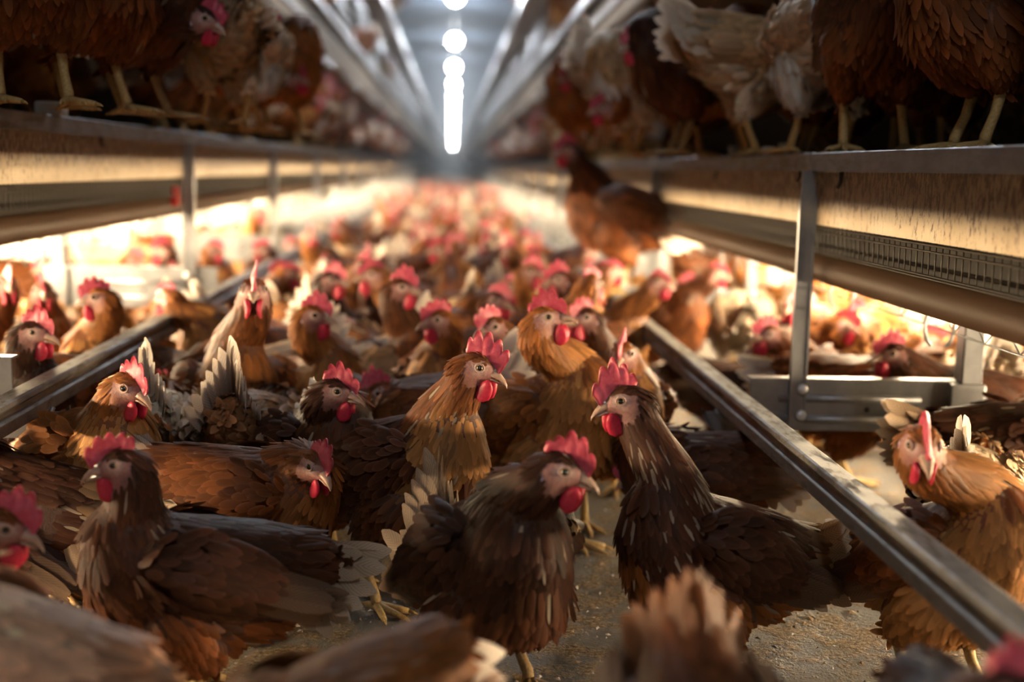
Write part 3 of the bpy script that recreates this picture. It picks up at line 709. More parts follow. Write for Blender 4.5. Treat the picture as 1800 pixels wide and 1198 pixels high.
    L[crown] = .013; W[crown] = .0055; tilt[crown] = .08; sp_r[crown] = .0035; col[crown] = neckc
    dn = sp.get('dens', 1.0) if fine else 2.2
    sp_r = sp_r * dn; W = W * dn ** .95; L = L * (1 + .2 * (dn - 1))
    # under the wings nothing shows
    wl = (P - piv + np.array([0, 0, crouch])) @ PR + piv
    hid = (tg == 0) & (np.abs(wl[:, 1]) > .055) & (wl[:, 2] > .205) & (wl[:, 2] < .27) & (wl[:, 0] < .055) & (wl[:, 0] > -.10)
    ok = ~isbare & ~hid & ~((tg == 3) & (P[:, 2] < .085 - crouch * .6))
    idx = np.where(ok)[0]; kp = idx[thin_out(P[idx], sp_r[idx])]
    P, NN, tan, L, W, tilt, curl, col, ed, tg, tp, fb = P[kp], NN[kp], tan[kp], L[kp], W[kp], tilt[kp], curl[kp], col[kp].copy(), ed[kp], tg[kp], tprog[kp], frontb[kp]
    grav = np.zeros_like(tan); grav[:, 2] = -np.where(tg == 0, .35, .15)
    D = tan + grav
    # leaf colour varies from feather to feather; some carry pale shafts
    col *= np.exp(RNG.normal(0, .22, (len(P), 1)))
    # patches, a few hand-widths across, where the feathers are worn paler or darker
    ph = RNG.random(3) * 6
    patch = np.sin(P[:, 0] * 38 + ph[0]) * np.sin(P[:, 1] * 44 + ph[1]) * np.sin(P[:, 2] * 41 + ph[2])
    col *= np.exp(.35 * patch)[:, None]
    fk = RNG.random(len(P)) < np.where(tg == 1, fleck * np.clip(1.3 - tp * 1.1, .1, 1) * (tp < .8), np.where(tg == 0, fleck * .22, fleck * .12))
    col[fk] = (CR * .62 + .1 * WH) * (.5 + .5 * RNG.random((fk.sum(), 1))); W[fk] *= .45; ed[fk] *= .5
    tipc = col * np.where(RNG.random((len(P), 1)) < .25, 1.35, 1.05)
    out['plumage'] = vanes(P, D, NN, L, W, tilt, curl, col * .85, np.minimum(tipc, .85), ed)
    # ---------------- wings
    wings = []
    wd = sp.get('wing_drop', 0.0)
    for s in (1, -1):
        S = np.array([.082, .066 * s, .236]); T = np.array([-.158, .050 * s, .232 - wd])
        ax = T - S
        def surf(u, v_, S=S, ax=ax, s=s):
            u = np.asarray(u, float); v_ = np.asarray(v_, float)
            pr = np.clip(u / .22, 0, 1) ** .5 * (1 - .72 * np.clip((u - .3) / .7, 0, 1) ** 1.4)
            hh = .058 * pr
            p = S + u[..., None] * ax
            y = s * (.030 * (1 - v_ ** 2) * np.sqrt(np.maximum(pr, 1e-3)) - .008 * np.abs(v_)) + s * .012 * np.sin(PI * np.clip(u, 0, 1))
            p = p + np.stack([np.zeros_like(u), y, v_ * hh - .006 * (1 - u)], -1)
            return p
        g = 13; hgt = 9
        U_, W_ = np.meshgrid(np.linspace(0, 1, g), np.linspace(-1, 1, hgt), indexing='ij')
        G = surf(U_, W_).reshape(-1, 3)
        G2 = G.copy(); G2[:, 1] -= s * .012
        q = np.array([(i * hgt + j, i * hgt + j + 1, (i + 1) * hgt + j + 1, (i + 1) * hgt + j) for i in range(g - 1) for j in range(hgt - 1)])
        if s < 0: q = q[:, ::-1]
        q2 = q[:, ::-1] + len(G)
        shellV = np.vstack([G, G2]); shellQ = np.vstack([q, q2])
        shT = np.ones((len(shellV), 4)); shT[:, :3] = backc * .8; shT[:, 3] = 0
        ch = [(shellV, shellQ, shT, np.full((len(shellV), 2), .5))]
        def layer(us, vs, Ln, Wd, ti, dz, c, lift, cj=.2, e=edge, jit=1.0, ctip=None):
            us = np.array(us); vs = np.array(vs); p = surf(us, vs); eps = .01
            du = surf(us + eps, vs) - p; dv = surf(us, np.clip(vs + eps, -1.2, 1.2)) - p
            nn = unit(np.cross(du, dv)); nn *= np.sign(nn[:, 1:2]) * s
            dd = unit(du); dd[:, 2] += dz
            cc = np.tile(c, (len(us), 1)) * np.exp(RNG.normal(0, cj, (len(us), 1)))
            ct = cc * 1.15 if ctip is None else np.tile(ctip, (len(us), 1)) * np.exp(RNG.normal(0, cj * .5, (len(us), 1)))
            a, b_, c_, d_ = vanes(p, dd, nn, Ln, Wd, ti, .02, cc * .85, ct, e, lift, jit)
            ch.append((a, b_, c_, d_))
        m = 1 if fine else 2
        # primaries and secondaries, then rows of coverts over them
        vs = np.linspace(-.95, .55, 11 // m + 1)
        layer(np.linspace(.42, .52, len(vs)), vs, .135, .027, .035, .00, backc * .85, .001, .18, edge, .5, backc * .75 + t1 * .18)
        vs = np.linspace(-.9, .2, 6 // m + 1)
        layer(np.linspace(.66, .74, len(vs)), vs, .105, .021, .03, .05, backc * .8, .0, .2, edge * 1.2, .5, backc * .6 + t1 * .25)
        rows = 10 // m
        for r_ in range(rows):
            u0 = .58 - .56 * r_ / (rows - 1); cnt = (11 if r_ < 5 else 10) // m + 1
            vs = np.linspace(-.92, .92, cnt) + RNG.normal(0, .05, cnt)
            Ln = .052 - .026 * r_ / (rows - 1); Wd = (.0215 - .008 * r_ / (rows - 1)) * (1.5 if m == 2 else 1)
            layer(np.clip(u0 + RNG.normal(0, .015, cnt), .01, .9), np.clip(vs, -1, 1), Ln, Wd, .07, -.12, backc, .003 + .001 * r_, .22)
        a, b_, c_, d_ = join(ch)
        fkk = RNG.random() < .5
        wings.append(((a - piv) @ PR.T + piv + np.array([0, 0, -crouch]), b_, c_, d_))
    out['wing'] = wings
    # ---------------- tail: a tent of broad feathers
    ta = R(sp.get('tail', 35)); ch = []
    base = np.array([-.142, 0, .268]); Ps = []; Ds = []; Ns = []; Ls = []; Ws = []
    for s in (1, -1):
        for j in range(6):
            el = ta + R((10 - 9 * j) * sp.get('fan', 1)); la = (.10 + .085 * j) * sp.get('fan', 1)
            dv = unit(np.array([-math.cos(el), s * la, math.sin(el)]))
            Ps.append(base + np.array([.012, s * (.004 + .0035 * j), .004 - .006 * j])); Ds.append(dv)
            Ns.append(unit(np.array([math.sin(ta) * .35, s * (.85), .45 * math.cos(ta)]))); Ls.append((.128 - .007 * j) * sp.get('tlen', 1)); Ws.append(.034)
    ti_ = t1 * (.85 + .25 * RNG.random())
    ch.append(vanes(np.array(Ps), np.array(Ds), np.array(Ns), np.array(Ls), np.array(Ws), .02, -.03, t0, ti_, edge * .6, .0, .5))
    for lay, (ln, wd_, nn_, cc) in enumerate(((.085, .028, 5, t0 * .5 + ti_ * .5), (.060, .024, 6, t0 * .8 + ti_ * .2), (.05, .022, 5, backc * .6 + t0 * .4))):
        Ps = []; Ds = []; Ns = []
        for s in (1, -1):
            for j in range(nn_):
                fn_ = sp.get('fan', 1); el = ta * (1 - .12 * lay) + R((6 - 12 * j) * (.4 + .6 * fn_)); la = (.14 + .12 * j) * fn_
                Ps.append(np.array([-.128 + .010 * lay, s * (.010 + .007 * j), .276 - .010 * j])); Ds.append(unit(np.array([-math.cos(el), s * la, math.sin(el)])))
                Ns.append(unit(np.array([math.sin(ta) * .4, s * .8, .5 * math.cos(ta)])))
        ch.append(vanes(np.array(Ps), np.array(Ds), np.array(Ns), ln, wd_, .05, .05, cc * .9, cc * .7 + ti_ * .3, edge, .003))
    a, b_, c_, d_ = join(ch)
    out['tail'] = ((a - piv) @ PR.T + piv + np.array([0, 0, -crouch]), b_, c_, d_)
    # ---------------- head furniture (head frame)
    def H(p): return np.asarray(p, float) @ HR.T + hd
    cs = sp.get('comb', .74); n_ = 31; rws = 5; lean = sp.get('lean', .25) * (1 if RNG.random() < .5 else -1)
    Vc = []; teeth = 5
    for side in (1, -1):
        for i in range(n_):
            t = i / (n_ - 1)
            bx = .037 - .056 * t; bz = .004 + .0195 * min(1, t * 2.2) ** .8 - .004 * t * t
            env = (.010 + .027 * math.sin(PI * min(1, t * .92 + .12)) ** .9) * cs
            if t > .93: env *= (1 - t) / .07 * .6 + .4
            saw = abs(math.sin(PI * (t * teeth + .15)))
            hgt = env * (.60 + .40 * saw ** .8) * (1 + .14 * math.sin(7.3 * t + ph[0]))
            dr = unit(np.array([.35 - 1.05 * t, 0, 1.0]))
            for r_ in range(rws):
                q = r_ / (rws - 1); th_ = .0034 * (1 - q) ** .7 + .0010
                if i in (0, n_ - 1): th_ *= .4
                p = np.array([bx, 0, bz - .004]) + dr * (hgt + .004) * q
                p[1] = side * th_ + lean * cs * hgt * q * q + .0012 * math.sin(9 * t + 5 * q)
                Vc.append(p)
    Fq = []
    for sd in (0, 1):
        o_ = sd * n_ * rws
        for i in range(n_ - 1):
            for r_ in range(rws - 1):
                f_ = (o_ + i * rws + r_, o_ + (i + 1) * rws + r_, o_ + (i + 1) * rws + r_ + 1, o_ + i * rws + r_ + 1)
                Fq.append(f_ if sd == 1 else f_[::-1])
    o_ = n_ * rws
    for i in range(n_ - 1): a_ = i * rws + rws - 1; b2 = (i + 1) * rws + rws - 1; Fq.append((a_, b2, b2 + o_, a_ + o_))
    for i in (0, n_ - 1):
        for r_ in range(rws - 1): Fq.append((i * rws + r_, i * rws + r_ + 1, o_ + i * rws + r_ + 1, o_ + i * rws + r_))
    out['comb'] = (H(Vc), np.array(Fq))
    ws = []
    for s in (1, -1):
        P = IV * np.array([.0115, .0048, .0165]) * (.9 + .2 * cs)
        zz = P[:, 2]; P[:, 0] *= 1 + .25 * (-zz / .0165); P[:, 1] *= 1 - .2 * (-zz / .0165); P[:, 1] += s * .004 * (zz / .0165) ** 2
        ws.append((H(P @ roty(.25).T + np.array([.023, s * .0085, -.0275])), IF))
    out['wattle'] = ws
    out['earlobe'] = [(H((IV * np.array([.0048, .0032, .0105])) @ roty(-.25).T + np.array([-.0115, s * .0235, -.013])), IF) for s in (1, -1)]
    # beak: two curved halves
    bm_ = MB(); nb = 10
    def loft(path, hw, hh, flat):
        V = []; k = len(path)
        for (x, z), a_, h_ in zip(path, hw, hh):
            for j in range(nb):
                an = 2 * PI * j / nb; cz = math.sin(an) * h_
                if cz * flat < 0: cz *= .45
                V.append(H((x, math.cos(an) * a_, z + cz)))
        Fc = [(i * nb + j, i * nb + (j + 1) % nb, (i + 1) * nb + (j + 1) % nb, (i + 1) * nb + j) for i in range(k - 1) for j in range(nb)] + [tuple(range(nb - 1, -1, -1)), tuple(range((k - 1) * nb, k * nb))]
        bm_.add(V, Fc)
    ga = sp.get('gape', .0)
    loft([(.024, -.0035), (.031, -.0040), (.039, -.0060), (.046, -.0095), (.051, -.0140), (.0525, -.0175)], [.0098, .0085, .0066, .0045, .0024, .0006], [.0088, .0080, .0064, .0044, .0024, .0008], 1)
    loft([(.022, -.0090), (.031, -.0100 - ga), (.039, -.0115 - 2 * ga), (.045, -.0135 - 3 * ga)], [.0085, .0070, .0050, .0015], [.0042, .0040, .0032, .0012], -1)
    out['beak'] = (np.array(bm_.V), bm_.F)
    es = []
    for s in (1, -1):
        n1, n2 = 9, 14; V = []; mi = []; Fe = []
        oa = unit(np.array([.28, s * 1.0, .10])); ua = unit(np.cross(oa, (0, 0, 1))); va = np.cross(ua, oa)
        for i in range(n1 + 1):
            th_ = PI * .62 * i / n1
            for j in range(n2):
                an = 2 * PI * j / n2
                V.append(H(np.array([.0105, s * .0172, .0045]) + .0052 * (oa * math.cos(th_) * (1.0) + (ua * math.cos(an) + va * math.sin(an)) * math.sin(th_))))
        for i in range(n1):
            for j in range(n2): Fe.append((i * n2 + j, i * n2 + (j + 1) % n2, (i + 1) * n2 + (j + 1) % n2, (i + 1) * n2 + j)); mi.append(1 if i < 4 else 0)
        Fe.append(tuple(range(n2))); mi.append(1)
        lid = MB(); c_ = np.array([.0105, s * .0172, .0045]) + oa * .0016
        lid.tube([H(c_ + (ua * math.cos(a_) * 1.1 + va * math.sin(a_)) * .0058) for a_ in np.linspace(0, 2 * PI, 17)], .0014, 6, 0, False)
        k0 = len(V); V += list(lid.V); Fe += [tuple(q + k0 for q in f_) for f_ in lid.F]; mi += [2] * len(lid.F)
        es.append((np.array(V), Fe, mi))
    out['eye'] = es
    return out

def link_body(name, g):
    V, Q, T, LV, LF, yel = g['body']
    n = len(V); VV = np.vstack([V, LV]); Fc = [tuple(q) for q in Q.tolist()] + [tuple(i + n for i in f) for f in LF]
    T2 = np.ones((len(LV), 4)); T2[:, :3] = yel
    return mesh_obj(name, VV, Fc, M['skin'], None, None, True, np.vstack([T, T2]))
def hen_object(sp):
    g = hen_geometry(sp)
    o = link_body('hen', g)
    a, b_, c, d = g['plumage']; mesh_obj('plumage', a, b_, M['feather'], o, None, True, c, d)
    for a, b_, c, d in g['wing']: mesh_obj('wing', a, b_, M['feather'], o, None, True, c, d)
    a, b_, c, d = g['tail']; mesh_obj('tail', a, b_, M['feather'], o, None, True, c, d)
    if sp.get('nohead'): return o
    mesh_obj('comb', *g['comb'], M['comb'], o)
    for a, f_ in g['wattle']: mesh_obj('wattle', a, f_, M['wattle'], o)
    for a, f_ in g['earlobe']: mesh_obj('earlobe', a, f_, M['lobe'], o)
    mesh_obj('beak', g['beak'][0], g['beak'][1], M['horn'], o)
    for a, f_, mi in g['eye']: mesh_obj('eye', a, f_, [M['iris'], M['pupil'], M['lid']], o, mi)
    return o
def hen_far_mesh(sp):
    """the same bird as a single mesh, for those too small in the picture to show their parts."""
    g = hen_geometry(dict(sp, fine=False)); mats_ = [M['skin'], M['feather'], M['comb'], M['wattle'], M['horn']]
    V = []; Fc = []; T = []; U = []; mi = []; k = 0
    def put(a, f_, m_, t=None, u=None):
        nonlocal k
        f_ = f_.tolist() if isinstance(f_, np.ndarray) else f_
        V.append(np.asarray(a)); Fc.extend([tuple(i + k for i in q) for q in f_]); mi.extend([m_] * len(f_))
        T.append(np.ones((len(a), 4)) if t is None else t); U.append(np.full((len(a), 2), .5) if u is None else u); k += len(a)
    BV, Q, T0, LV, LF, yel = g['body']; put(BV, Q, 0, T0); t2 = np.ones((len(LV), 4)); t2[:, :3] = yel; put(LV, LF, 0, t2)
    for key in ('plumage', 'tail'): a, b_, c, d = g[key]; put(a, b_, 1, c, d)
    for a, b_, c, d in g['wing']: put(a, b_, 1, c, d)
    put(*g['comb'], 2)
    for a, f_ in g['wattle']: put(a, f_, 3)
    put(g['beak'][0], g['beak'][1], 4)
    o = mesh_obj('hen', np.vstack(V), Fc, mats_, None, mi, True, np.vstack(T), np.vstack(U))
    return o

def place_hen(label, d, gx, yaw, head=None, hyaw=None, hpitch=0, hd=None, z=0.0, s=1.10, gy=None, **kw):
    """d: distance down the house of the feet; gx: pixel column of the body; head: pixel of the skull centre; yaw: 0 right, 90 away, 180 left, 270 to us."""
    # x from the pixel column at about body height
    p = at(gx, 700, d); 
    for _ in range(3):
        q = pix((p[0], d, z + .2)); p = p + np.array([(gx - q[0]) * d / F, 0, 0])
    x = p[0]; a = R(yaw); sp = dict(kw)
    fw = np.array([math.cos(a), math.sin(a)])
    if head is not None:
        hdist = d + (hd if hd is not None else .13 * s * fw[1])
        Hp = at(head[0], head[1], hdist); rel = np.array([Hp[0] - x, Hp[1] - d, Hp[2] - z]) / s
        sp['head'] = rotz(-a) @ rel
    sp['hyaw'] = (hyaw if hyaw is not None else yaw) - yaw; sp['hpitch'] = hpitch
    l = sp['head']
    sp.setdefault('dens', 1.0 if d < 2.55 else (1.35 if d < 3.4 else 1.7))
    if l[2] > .29 and math.hypot(l[0], l[1]) < .115: print('NEAR', label, np.round(l, 3))
    if np.linalg.norm(l - np.array([.06, 0, .27])) < .11: print('LOW', label, np.round(l, 3))
    if l[2] < .1 or np.linalg.norm(l - np.array([.09, 0, .25])) > .24: print('HEAD?', label, np.round(l, 3))
    o = hen_object(sp)
    o.location = (x, d, z); o.rotation_euler = (0, 0, a); o.scale = (s, s, s)
    tag(o, label, 'hen')
    KEY.append((x, d, z))
    return o
KEY = []
# ------------------------------------------------------------------ the birds one can tell apart
A_ = [  # label, depth, body column, heading, head pixel, head heading, head pitch, options
 ('dark hen with pale-flecked neck facing left, cream tail, before the right rail', 1.80, 1250, 200, (1098, 703), 190, -12, dict(pal='fleck', pitch=24, tail=36, comb=.95, s=1.06, crouch=.045, hd=-.0)),
 ('hen with raised pink comb looking right at the middle of the aisle', 2.08, 712, 322, (838, 645), 338, -12, dict(pal='browngold', pitch=22, tail=82, comb=1.0)),
 ('very dark hen standing nearest centre, breast to camera, head turned right', 1.74, 862, 295, (982, 825), 342, -10, dict(pal='dark', pitch=28, tail=98, s=1.14, crouch=.055, fan=.55)),
 ('large dark hen in profile facing left, pale tail tip, front left', 1.70, 345, 196, (212, 815), 200, -8, dict(pal='choc', pitch=15, tail=6, s=1.03, crouch=.045, fan=.8)),
 ('chestnut hen leaning right with lowered head behind the large profile hen', 1.97, 430, 350, (556, 816), 305, -18, dict(pal='rust', pitch=4, tail=38, hd=-.07, s=1.0)),
 ('dark brown hen with blurred pink face turned right behind the aisle front row', 2.2, 548, 312, (588, 688), 345, -5, dict(pal='choc', pitch=28, tail=40, s=1.06)),
 ('golden-breasted hen looking right under the left rail', 2.12, 165, 312, (226, 680), 325, -14, dict(pal='gold', pitch=18, tail=20)),
 ('brown hen cut by the left photo edge, grey-white wing quills hanging', 1.98, 30, 160, (-120, 760), 170, 0, dict(pal='fleck', pitch=12, tail=10, wing_drop=.06, crouch=.045)),
 ('blurred hen at the left photo edge with only its red face showing', 1.5, -300, 8, (2, 925), 0, -15, dict(pal='rust', pitch=10, tail=30)),
 ('blurred pale brown back close to the camera in bottom left corner', 1.22, -85, 178, (-455, 1000), 175, 0, dict(pal='tan', pitch=22, tail=-25, s=1.1)),
 ('blurred rusty back at the bottom photo edge, left of centre', 1.10, 560, 225, (330, 1400), 215, -40, dict(pal='russet', pitch=-2, tail=-25, s=.98)),
 ('blurred brown hen with upright white-tipped tail at the bottom edge', .97, 1243, 268, (1245, 1720), 268, -50, dict(pal='browntail', pitch=-20, tail=50, hd=-.22, s=1.0, fan=.35, tlen=.62)),
 ('blurred dark hen with pink comb in the bottom right corner', 1.0, 1760, 275, (1775, 1225), 345, -10, dict(pal='dark', pitch=6, tail=-40, s=1.0)),
 ('pale ginger hen facing camera behind the near end of right rail', 1.72, 1672, 290, (1622, 780), 262, -22, dict(pal='ginger', pitch=30, tail=40, s=1.06, crouch=.03)),
 ('dark hen back behind the pale ginger hen beside the steel post', 2.3, 1770, 12, (1960, 820), 0, 0, dict(pal='dark', pitch=6, tail=20)),
 ('hen showing a curly white tail left of the pale ginger hen', 2.1, 1700, 62, (1760, 900), 60, -40, dict(pal='white', pitch=-4, tail=46, hd=.17, s=.98)),
 ('tall golden hen stretching its head up right at centre', 2.42, 966, 306, (956, 562), 348, 14, dict(pal='gold', pitch=28, tail=30, s=1.16)),
 ('brown hen with pink comb behind the centre pair, face towards us', 2.72, 884, 285, (866, 575), 222, -6, dict(pal='rust', pitch=24, tail=30)),
 ('ginger hen with drooping wattle facing us below the right rail', 2.55, 1078, 280, (1094, 622), 250, -8, dict(pal='ginger', pitch=24, tail=30)),
 ('slim brown hen looking right with white eye patch, middle distance', 3.05, 690, 310, (703, 506), 345, 0, dict(pal='chest', pitch=28, tail=30)),
 ('golden-breasted hen looking left beside the slim brown hen', 2.85, 787, 255, (775, 563), 195, -4, dict(pal='ginger', pitch=22, tail=30)),
 ('golden-chested hen with grey beak looking right near left rail', 2.75, 540, 312, (548, 556), 352, 0, dict(pal='gold', pitch=22, tail=30)),
 ('tall reddish hen facing camera with its comb over the left rail', 2.55, 405, 292, (446, 512), 278, 4, dict(pal='rust', pitch=34, tail=20, s=1.16)),
 ('hen seen from behind with erect white tail, left of centre', 2.32, 452, 82, (500, 800), 60, -50, dict(pal='mottled', pitch=-6, tail=70, hd=.16, fan=.55)),
 ('golden hen with serrated comb looking left over the left rail', 2.95, 205, 245, (176, 524), 192, -4, dict(pal='gold', pitch=24, tail=30)),
 ('dark-necked hen with flopped comb looking right at the left rail end', 2.45, 8, 330, (58, 585), 345, -4, dict(pal='dark', pitch=20, tail=30)),
 ('orange hen back showing over the left rail', 2.72, 118, 8, (235, 700), 340, -25, dict(pal='ginger', pitch=2, tail=5)),
 ('pale-faced hen behind the left steel post', 3.25, 88, 285, (76, 512), 292, 0, dict(pal='pale', pitch=22, tail=30)),
 ('hen with pink comb turned right behind the golden-breasted hen', 2.78, 315, 312, (283, 690), 335, -10, dict(pal='chest', pitch=4, tail=30)),
 ('white-backed hen seen from behind below the left rail', 2.34, 272, 98, (262, 800), 110, -50, dict(pal='white', pitch=-4, tail=66, hd=.16, fan=.55)),
 ('pale hen with tall white tail beside the golden-chested hen', 2.98, 640, 215, (560, 720), 200, -30, dict(pal='pale', pitch=-6, tail=58)),
 ('low hen with blurred pink cheek and pale tail left of centre', 2.5, 728, 184, (670, 690), 200, -12, dict(pal='rust', pitch=-4, tail=48, hd=-.03)),
 ('brown hen looking left with pale face under the right rail', 2.9, 1046, 262, (1028, 558), 215, -4, dict(pal='chest', pitch=24, tail=30)),
 ('red-faced hen looking left near the perched hen', 3.35, 1002, 240, (985, 492), 190, -4, dict(pal='chest', pitch=24, tail=30)),
 ('brown hen back with fluffy cream tail behind the flecked hen', 2.32, 1225, 182, (1120, 830), 190, -25, dict(pal='choc', pitch=4, tail=-6, hd=-.01, crouch=.04, s=1.0)),
 ('hen looking left behind the right rail before the bright litter', 3.1, 1395, 228, (1352, 588), 200, -2, dict(pal='rust', pitch=24, tail=30)),
 ('dark hen stooping left of the first strut behind the right rail', 3.25, 1290, 350, (1370, 640), 340, -10, dict(pal='dark', pitch=0, tail=-5, crouch=.03, s=.95)),
 ('dark-faced hen with bright red comb looking left above the cross beam', 2.68, 1662, 194, (1572, 622), 186, -4, dict(pal='choc', pitch=12, tail=20, s=1.14)),
 ('brown hen back right of the first strut above the cross beam', 2.9, 1495, 2, (1580, 720), 350, -25, dict(pal='rust', pitch=2, tail=8)),
 ('orange hen with pale pink face looking right in the bright litter', 3.4, 1462, 300, (1480, 572), 345, -10, dict(pal='gold', pitch=22, tail=30)),
 ('orange hen standing tall beside the first right strut', 3.55, 1408, 285, (1392, 540), 235, 0, dict(pal='ginger', pitch=26, tail=30)),
 ('orange hen with pink head seen from behind under the brown tube', 3.7, 1525, 262, (1512, 556), 200, 0, dict(pal='gold', pitch=22, tail=30)),
 ('glowing orange hen looking right behind the dark-faced hen', 3.3, 1612, 300, (1635, 600), 350, -6, dict(pal='gold', pitch=18, tail=30)),
 ('orange hen beside the steel post, back to the warm light', 3.1, 1705, 190, (1640, 640), 190, -30, dict(pal='ginger', pitch=4, tail=20)),
 ('white-feathered hen behind the dark-faced hen at the cross beam', 3.08, 1695, 90, (1690, 700), 80, -40, dict(pal='white', pitch=-4, tail=50)),
 ('broad orange hen back beyond the second right cross beam', 4.7, 1285, 184, (1215, 500), 190, -20, dict(pal='gold', pitch=0, tail=14)),
 ('orange hen lying low beyond the second left cross beam', 4.5, 160, 184, (82, 470), 190, -10, dict(pal='gold', pitch=2, tail=10)),
 ('orange hen looking right over the second left cross beam', 4.8, 212, 330, (232, 455), 350, -6, dict(pal='ginger', pitch=16, tail=20)),
 ('pair-standing dark hen left of the second left strut', 4.6, 300, 240, (288, 440), 195, 0, dict(pal='choc', pitch=24, tail=30)),
 ('ginger hen looking right of the second left strut', 4.9, 366, 310, (374, 440), 345, 0, dict(pal='ginger', pitch=24, tail=30)),
 ('brown hen with white crest of light looking left along the left rail', 5.2, 478, 240, (465, 440), 190, 0, dict(pal='chest', pitch=24, tail=30)),
 ('dark hen at the left photo edge above the rail', 3.3, -5, 285, (12, 500), 300, 0, dict(pal='chest', pitch=24, tail=30)),
 ('hen with magenta wattle looking left in the packed middle aisle', 3.5, 590, 262, (582, 492), 340, 0, dict(pal='dark', pitch=26, tail=30)),
 ('dark red-faced hen facing us in the packed middle aisle', 3.68, 655, 280, (652, 492), 270, -6, dict(pal='choc', pitch=22, tail=30)),
 ('brown hen with crimson wattle looking right behind the tall golden hen', 3.3, 872, 300, (872, 528), 320, -4, dict(pal='chest', pitch=24, tail=30)),
 ('ginger hen with raised comb looking right in the middle aisle', 3.7, 925, 290, (932, 478), 330, 0, dict(pal='ginger', pitch=26, tail=30)),
]
PZL, PZR = SIDE['left']['ez'], SIDE['right']['ez']
B_ = [
 ('big dark hen at the left end of the left deck', 2.28, 55, 300, (150, -140), 320, 0, dict(pal='choc', pitch=30, tail=10, z=PZL, s=1.14)),
 ('dark hen second from the left on the left deck', 2.5, 165, 320, (275, -95), 330, 0, dict(pal='choc', pitch=30, tail=10, z=PZL, s=1.14)),
 ('dark hen leaning right with bright red comb on the left deck', 2.72, 250, 340, (360, 35), 340, -20, dict(pal='dark', pitch=22, tail=-8, z=PZL, hd=-.06)),
 ('hen with pale ruffled wing beside the leaning hen on left deck', 3.1, 395, 118, (330, 60), 120, 0, dict(pal='pale', pitch=4, tail=46, z=PZL, s=1.0)),
 ('pale-rumped hen right of the ruffled hen on the left deck', 3.6, 440, 62, (480, 90), 60, 0, dict(pal='white', pitch=0, tail=52, z=PZL, s=1.0)),
 ('brown hen with pink comb facing right on the left deck', 4.2, 502, 310, (522, 140), 320, 0, dict(pal='rust', pitch=26, tail=20, z=PZL)),
 ('brown hen with red face high behind the ruffled hens', 3.95, 405, 320, (470, 48), 330, 0, dict(pal='chest', pitch=30, tail=20, z=PZL + .0, s=1.2)),
 ('big rusty hen at the right end of the right deck', 2.12, 1720, 205, (1600, -160), 200, 0, dict(pal='chest', pitch=18, tail=10, z=PZR, s=1.2)),
 ('big dark hen on yellow legs at the right deck edge', 2.42, 1545, 262, (1530, -120), 250, 0, dict(pal='choc', pitch=30, tail=10, z=PZR, s=1.16)),
 ('white-fluffed hen seen from behind on the right deck', 2.72, 1448, 100, (1440, 40), 90, -30, dict(pal='white', pitch=-14, tail=66, z=PZR, s=1.15)),
 ('mottled hen with pale wing bending low on the right deck', 3.05, 1325, 20, (1425, 160), 10, -20, dict(pal='pale', pitch=0, tail=24, z=PZR)),
 ('dark hen looking left with red face on the right deck', 3.35, 1195, 208, (1122, 80), 186, -6, dict(pal='dark', pitch=14, tail=4, z=PZR, s=1.12)),
 ('white-breasted hen looking left on the right deck', 3.75, 1112, 215, (1064, 192), 188, -4, dict(pal='white', pitch=12, tail=24, z=PZR)),
 ('pale-tailed hen behind the dark red-faced hen on right deck', 4.1, 1110, 20, (1190, 150), 10, -20, dict(pal='white', pitch=-4, tail=60, z=PZR)),
 ('tall brown hen fourth from aisle end on the right deck', 4.7, 1015, 240, (1005, 138), 200, 0, dict(pal='rust', pitch=28, tail=20, z=PZR)),
 ('ginger hen facing camera behind the mottled hen on right deck', 3.6, 1272, 285, (1248, 55), 270, -4, dict(pal='ginger', pitch=28, tail=20, z=PZR + .0, s=1.2)),
 ('brown hen hunched behind the white-fluffed hen on right deck', 3.25, 1420, 200, (1310, 170), 190, -20, dict(pal='chest', pitch=4, tail=20, z=PZR)),
 ('dark hen between the big hens at right deck end', 2.75, 1620, 250, (1590, -60), 230, 0, dict(pal='dark', pitch=26, tail=20, z=PZR)),
]
for lab, d, gx, yaw, hp, hy, hpi, kw in A_ + B_:
    kw = dict(kw); o = place_hen(lab, d, gx, yaw, hp, hy, hpi, **kw)
    zz = kw.get('z', 0)
    o['group'] = 'hens on the left lower deck' if zz == PZL else ('hens on the right lower deck' if zz == PZR else 'hens around the aisle')
# the hen perched on the right rail: feet on the rail top
rx = SIDE['right']['rx'] + .02
dP = rx * F / (1082 - VPX) * 1.0
place_hen('russet hen perched on the right rail looking left', dP, 1085, 182, (1000, 265), 188, -6, z=SIDE['right']['rz'] - .003, pal='chest', pitch=20, tail=-18, s=1.30, stride=.0)

# ------------------------------------------------------------------ the rest of the flock
POSES = [  # head in the bird's frame, head turn, head pitch, body pitch, tail, plumage
 ((.150, .00, .400), 0, 0, 20, 30, 'rust'), ((.140, .05, .380), 40, -5, 22, 35, 'chest'), ((.140, -.05, .405), -45, 0, 24, 30, 'ginger'),
 ((.175, .02, .350), 15, -12, 12, 40, 'chest'), ((.190, -.02, .330), -20, -15, 6, 45, 'gold'), ((.230, .02, .240), 10, -30, -4, 50, 'pale'),
 ((.130, .03, .430), 70, 5, 28, 25, 'gold'), ((.150, -.06, .36), -70, -5, 18, 25, 'ginger'), ((.160, .0, .380), 0, -10, 16, 55, 'white'), ((.235, .04, .230), 30, -30, -2, 50, 'rust'),
]
MID = []; FARM = []
def pose_spec(q): return dict(head=q[0], hyaw=q[1], hpitch=q[2], pitch=q[3], tail=q[4], pal=q[5], dens=1.9, comb=.48)
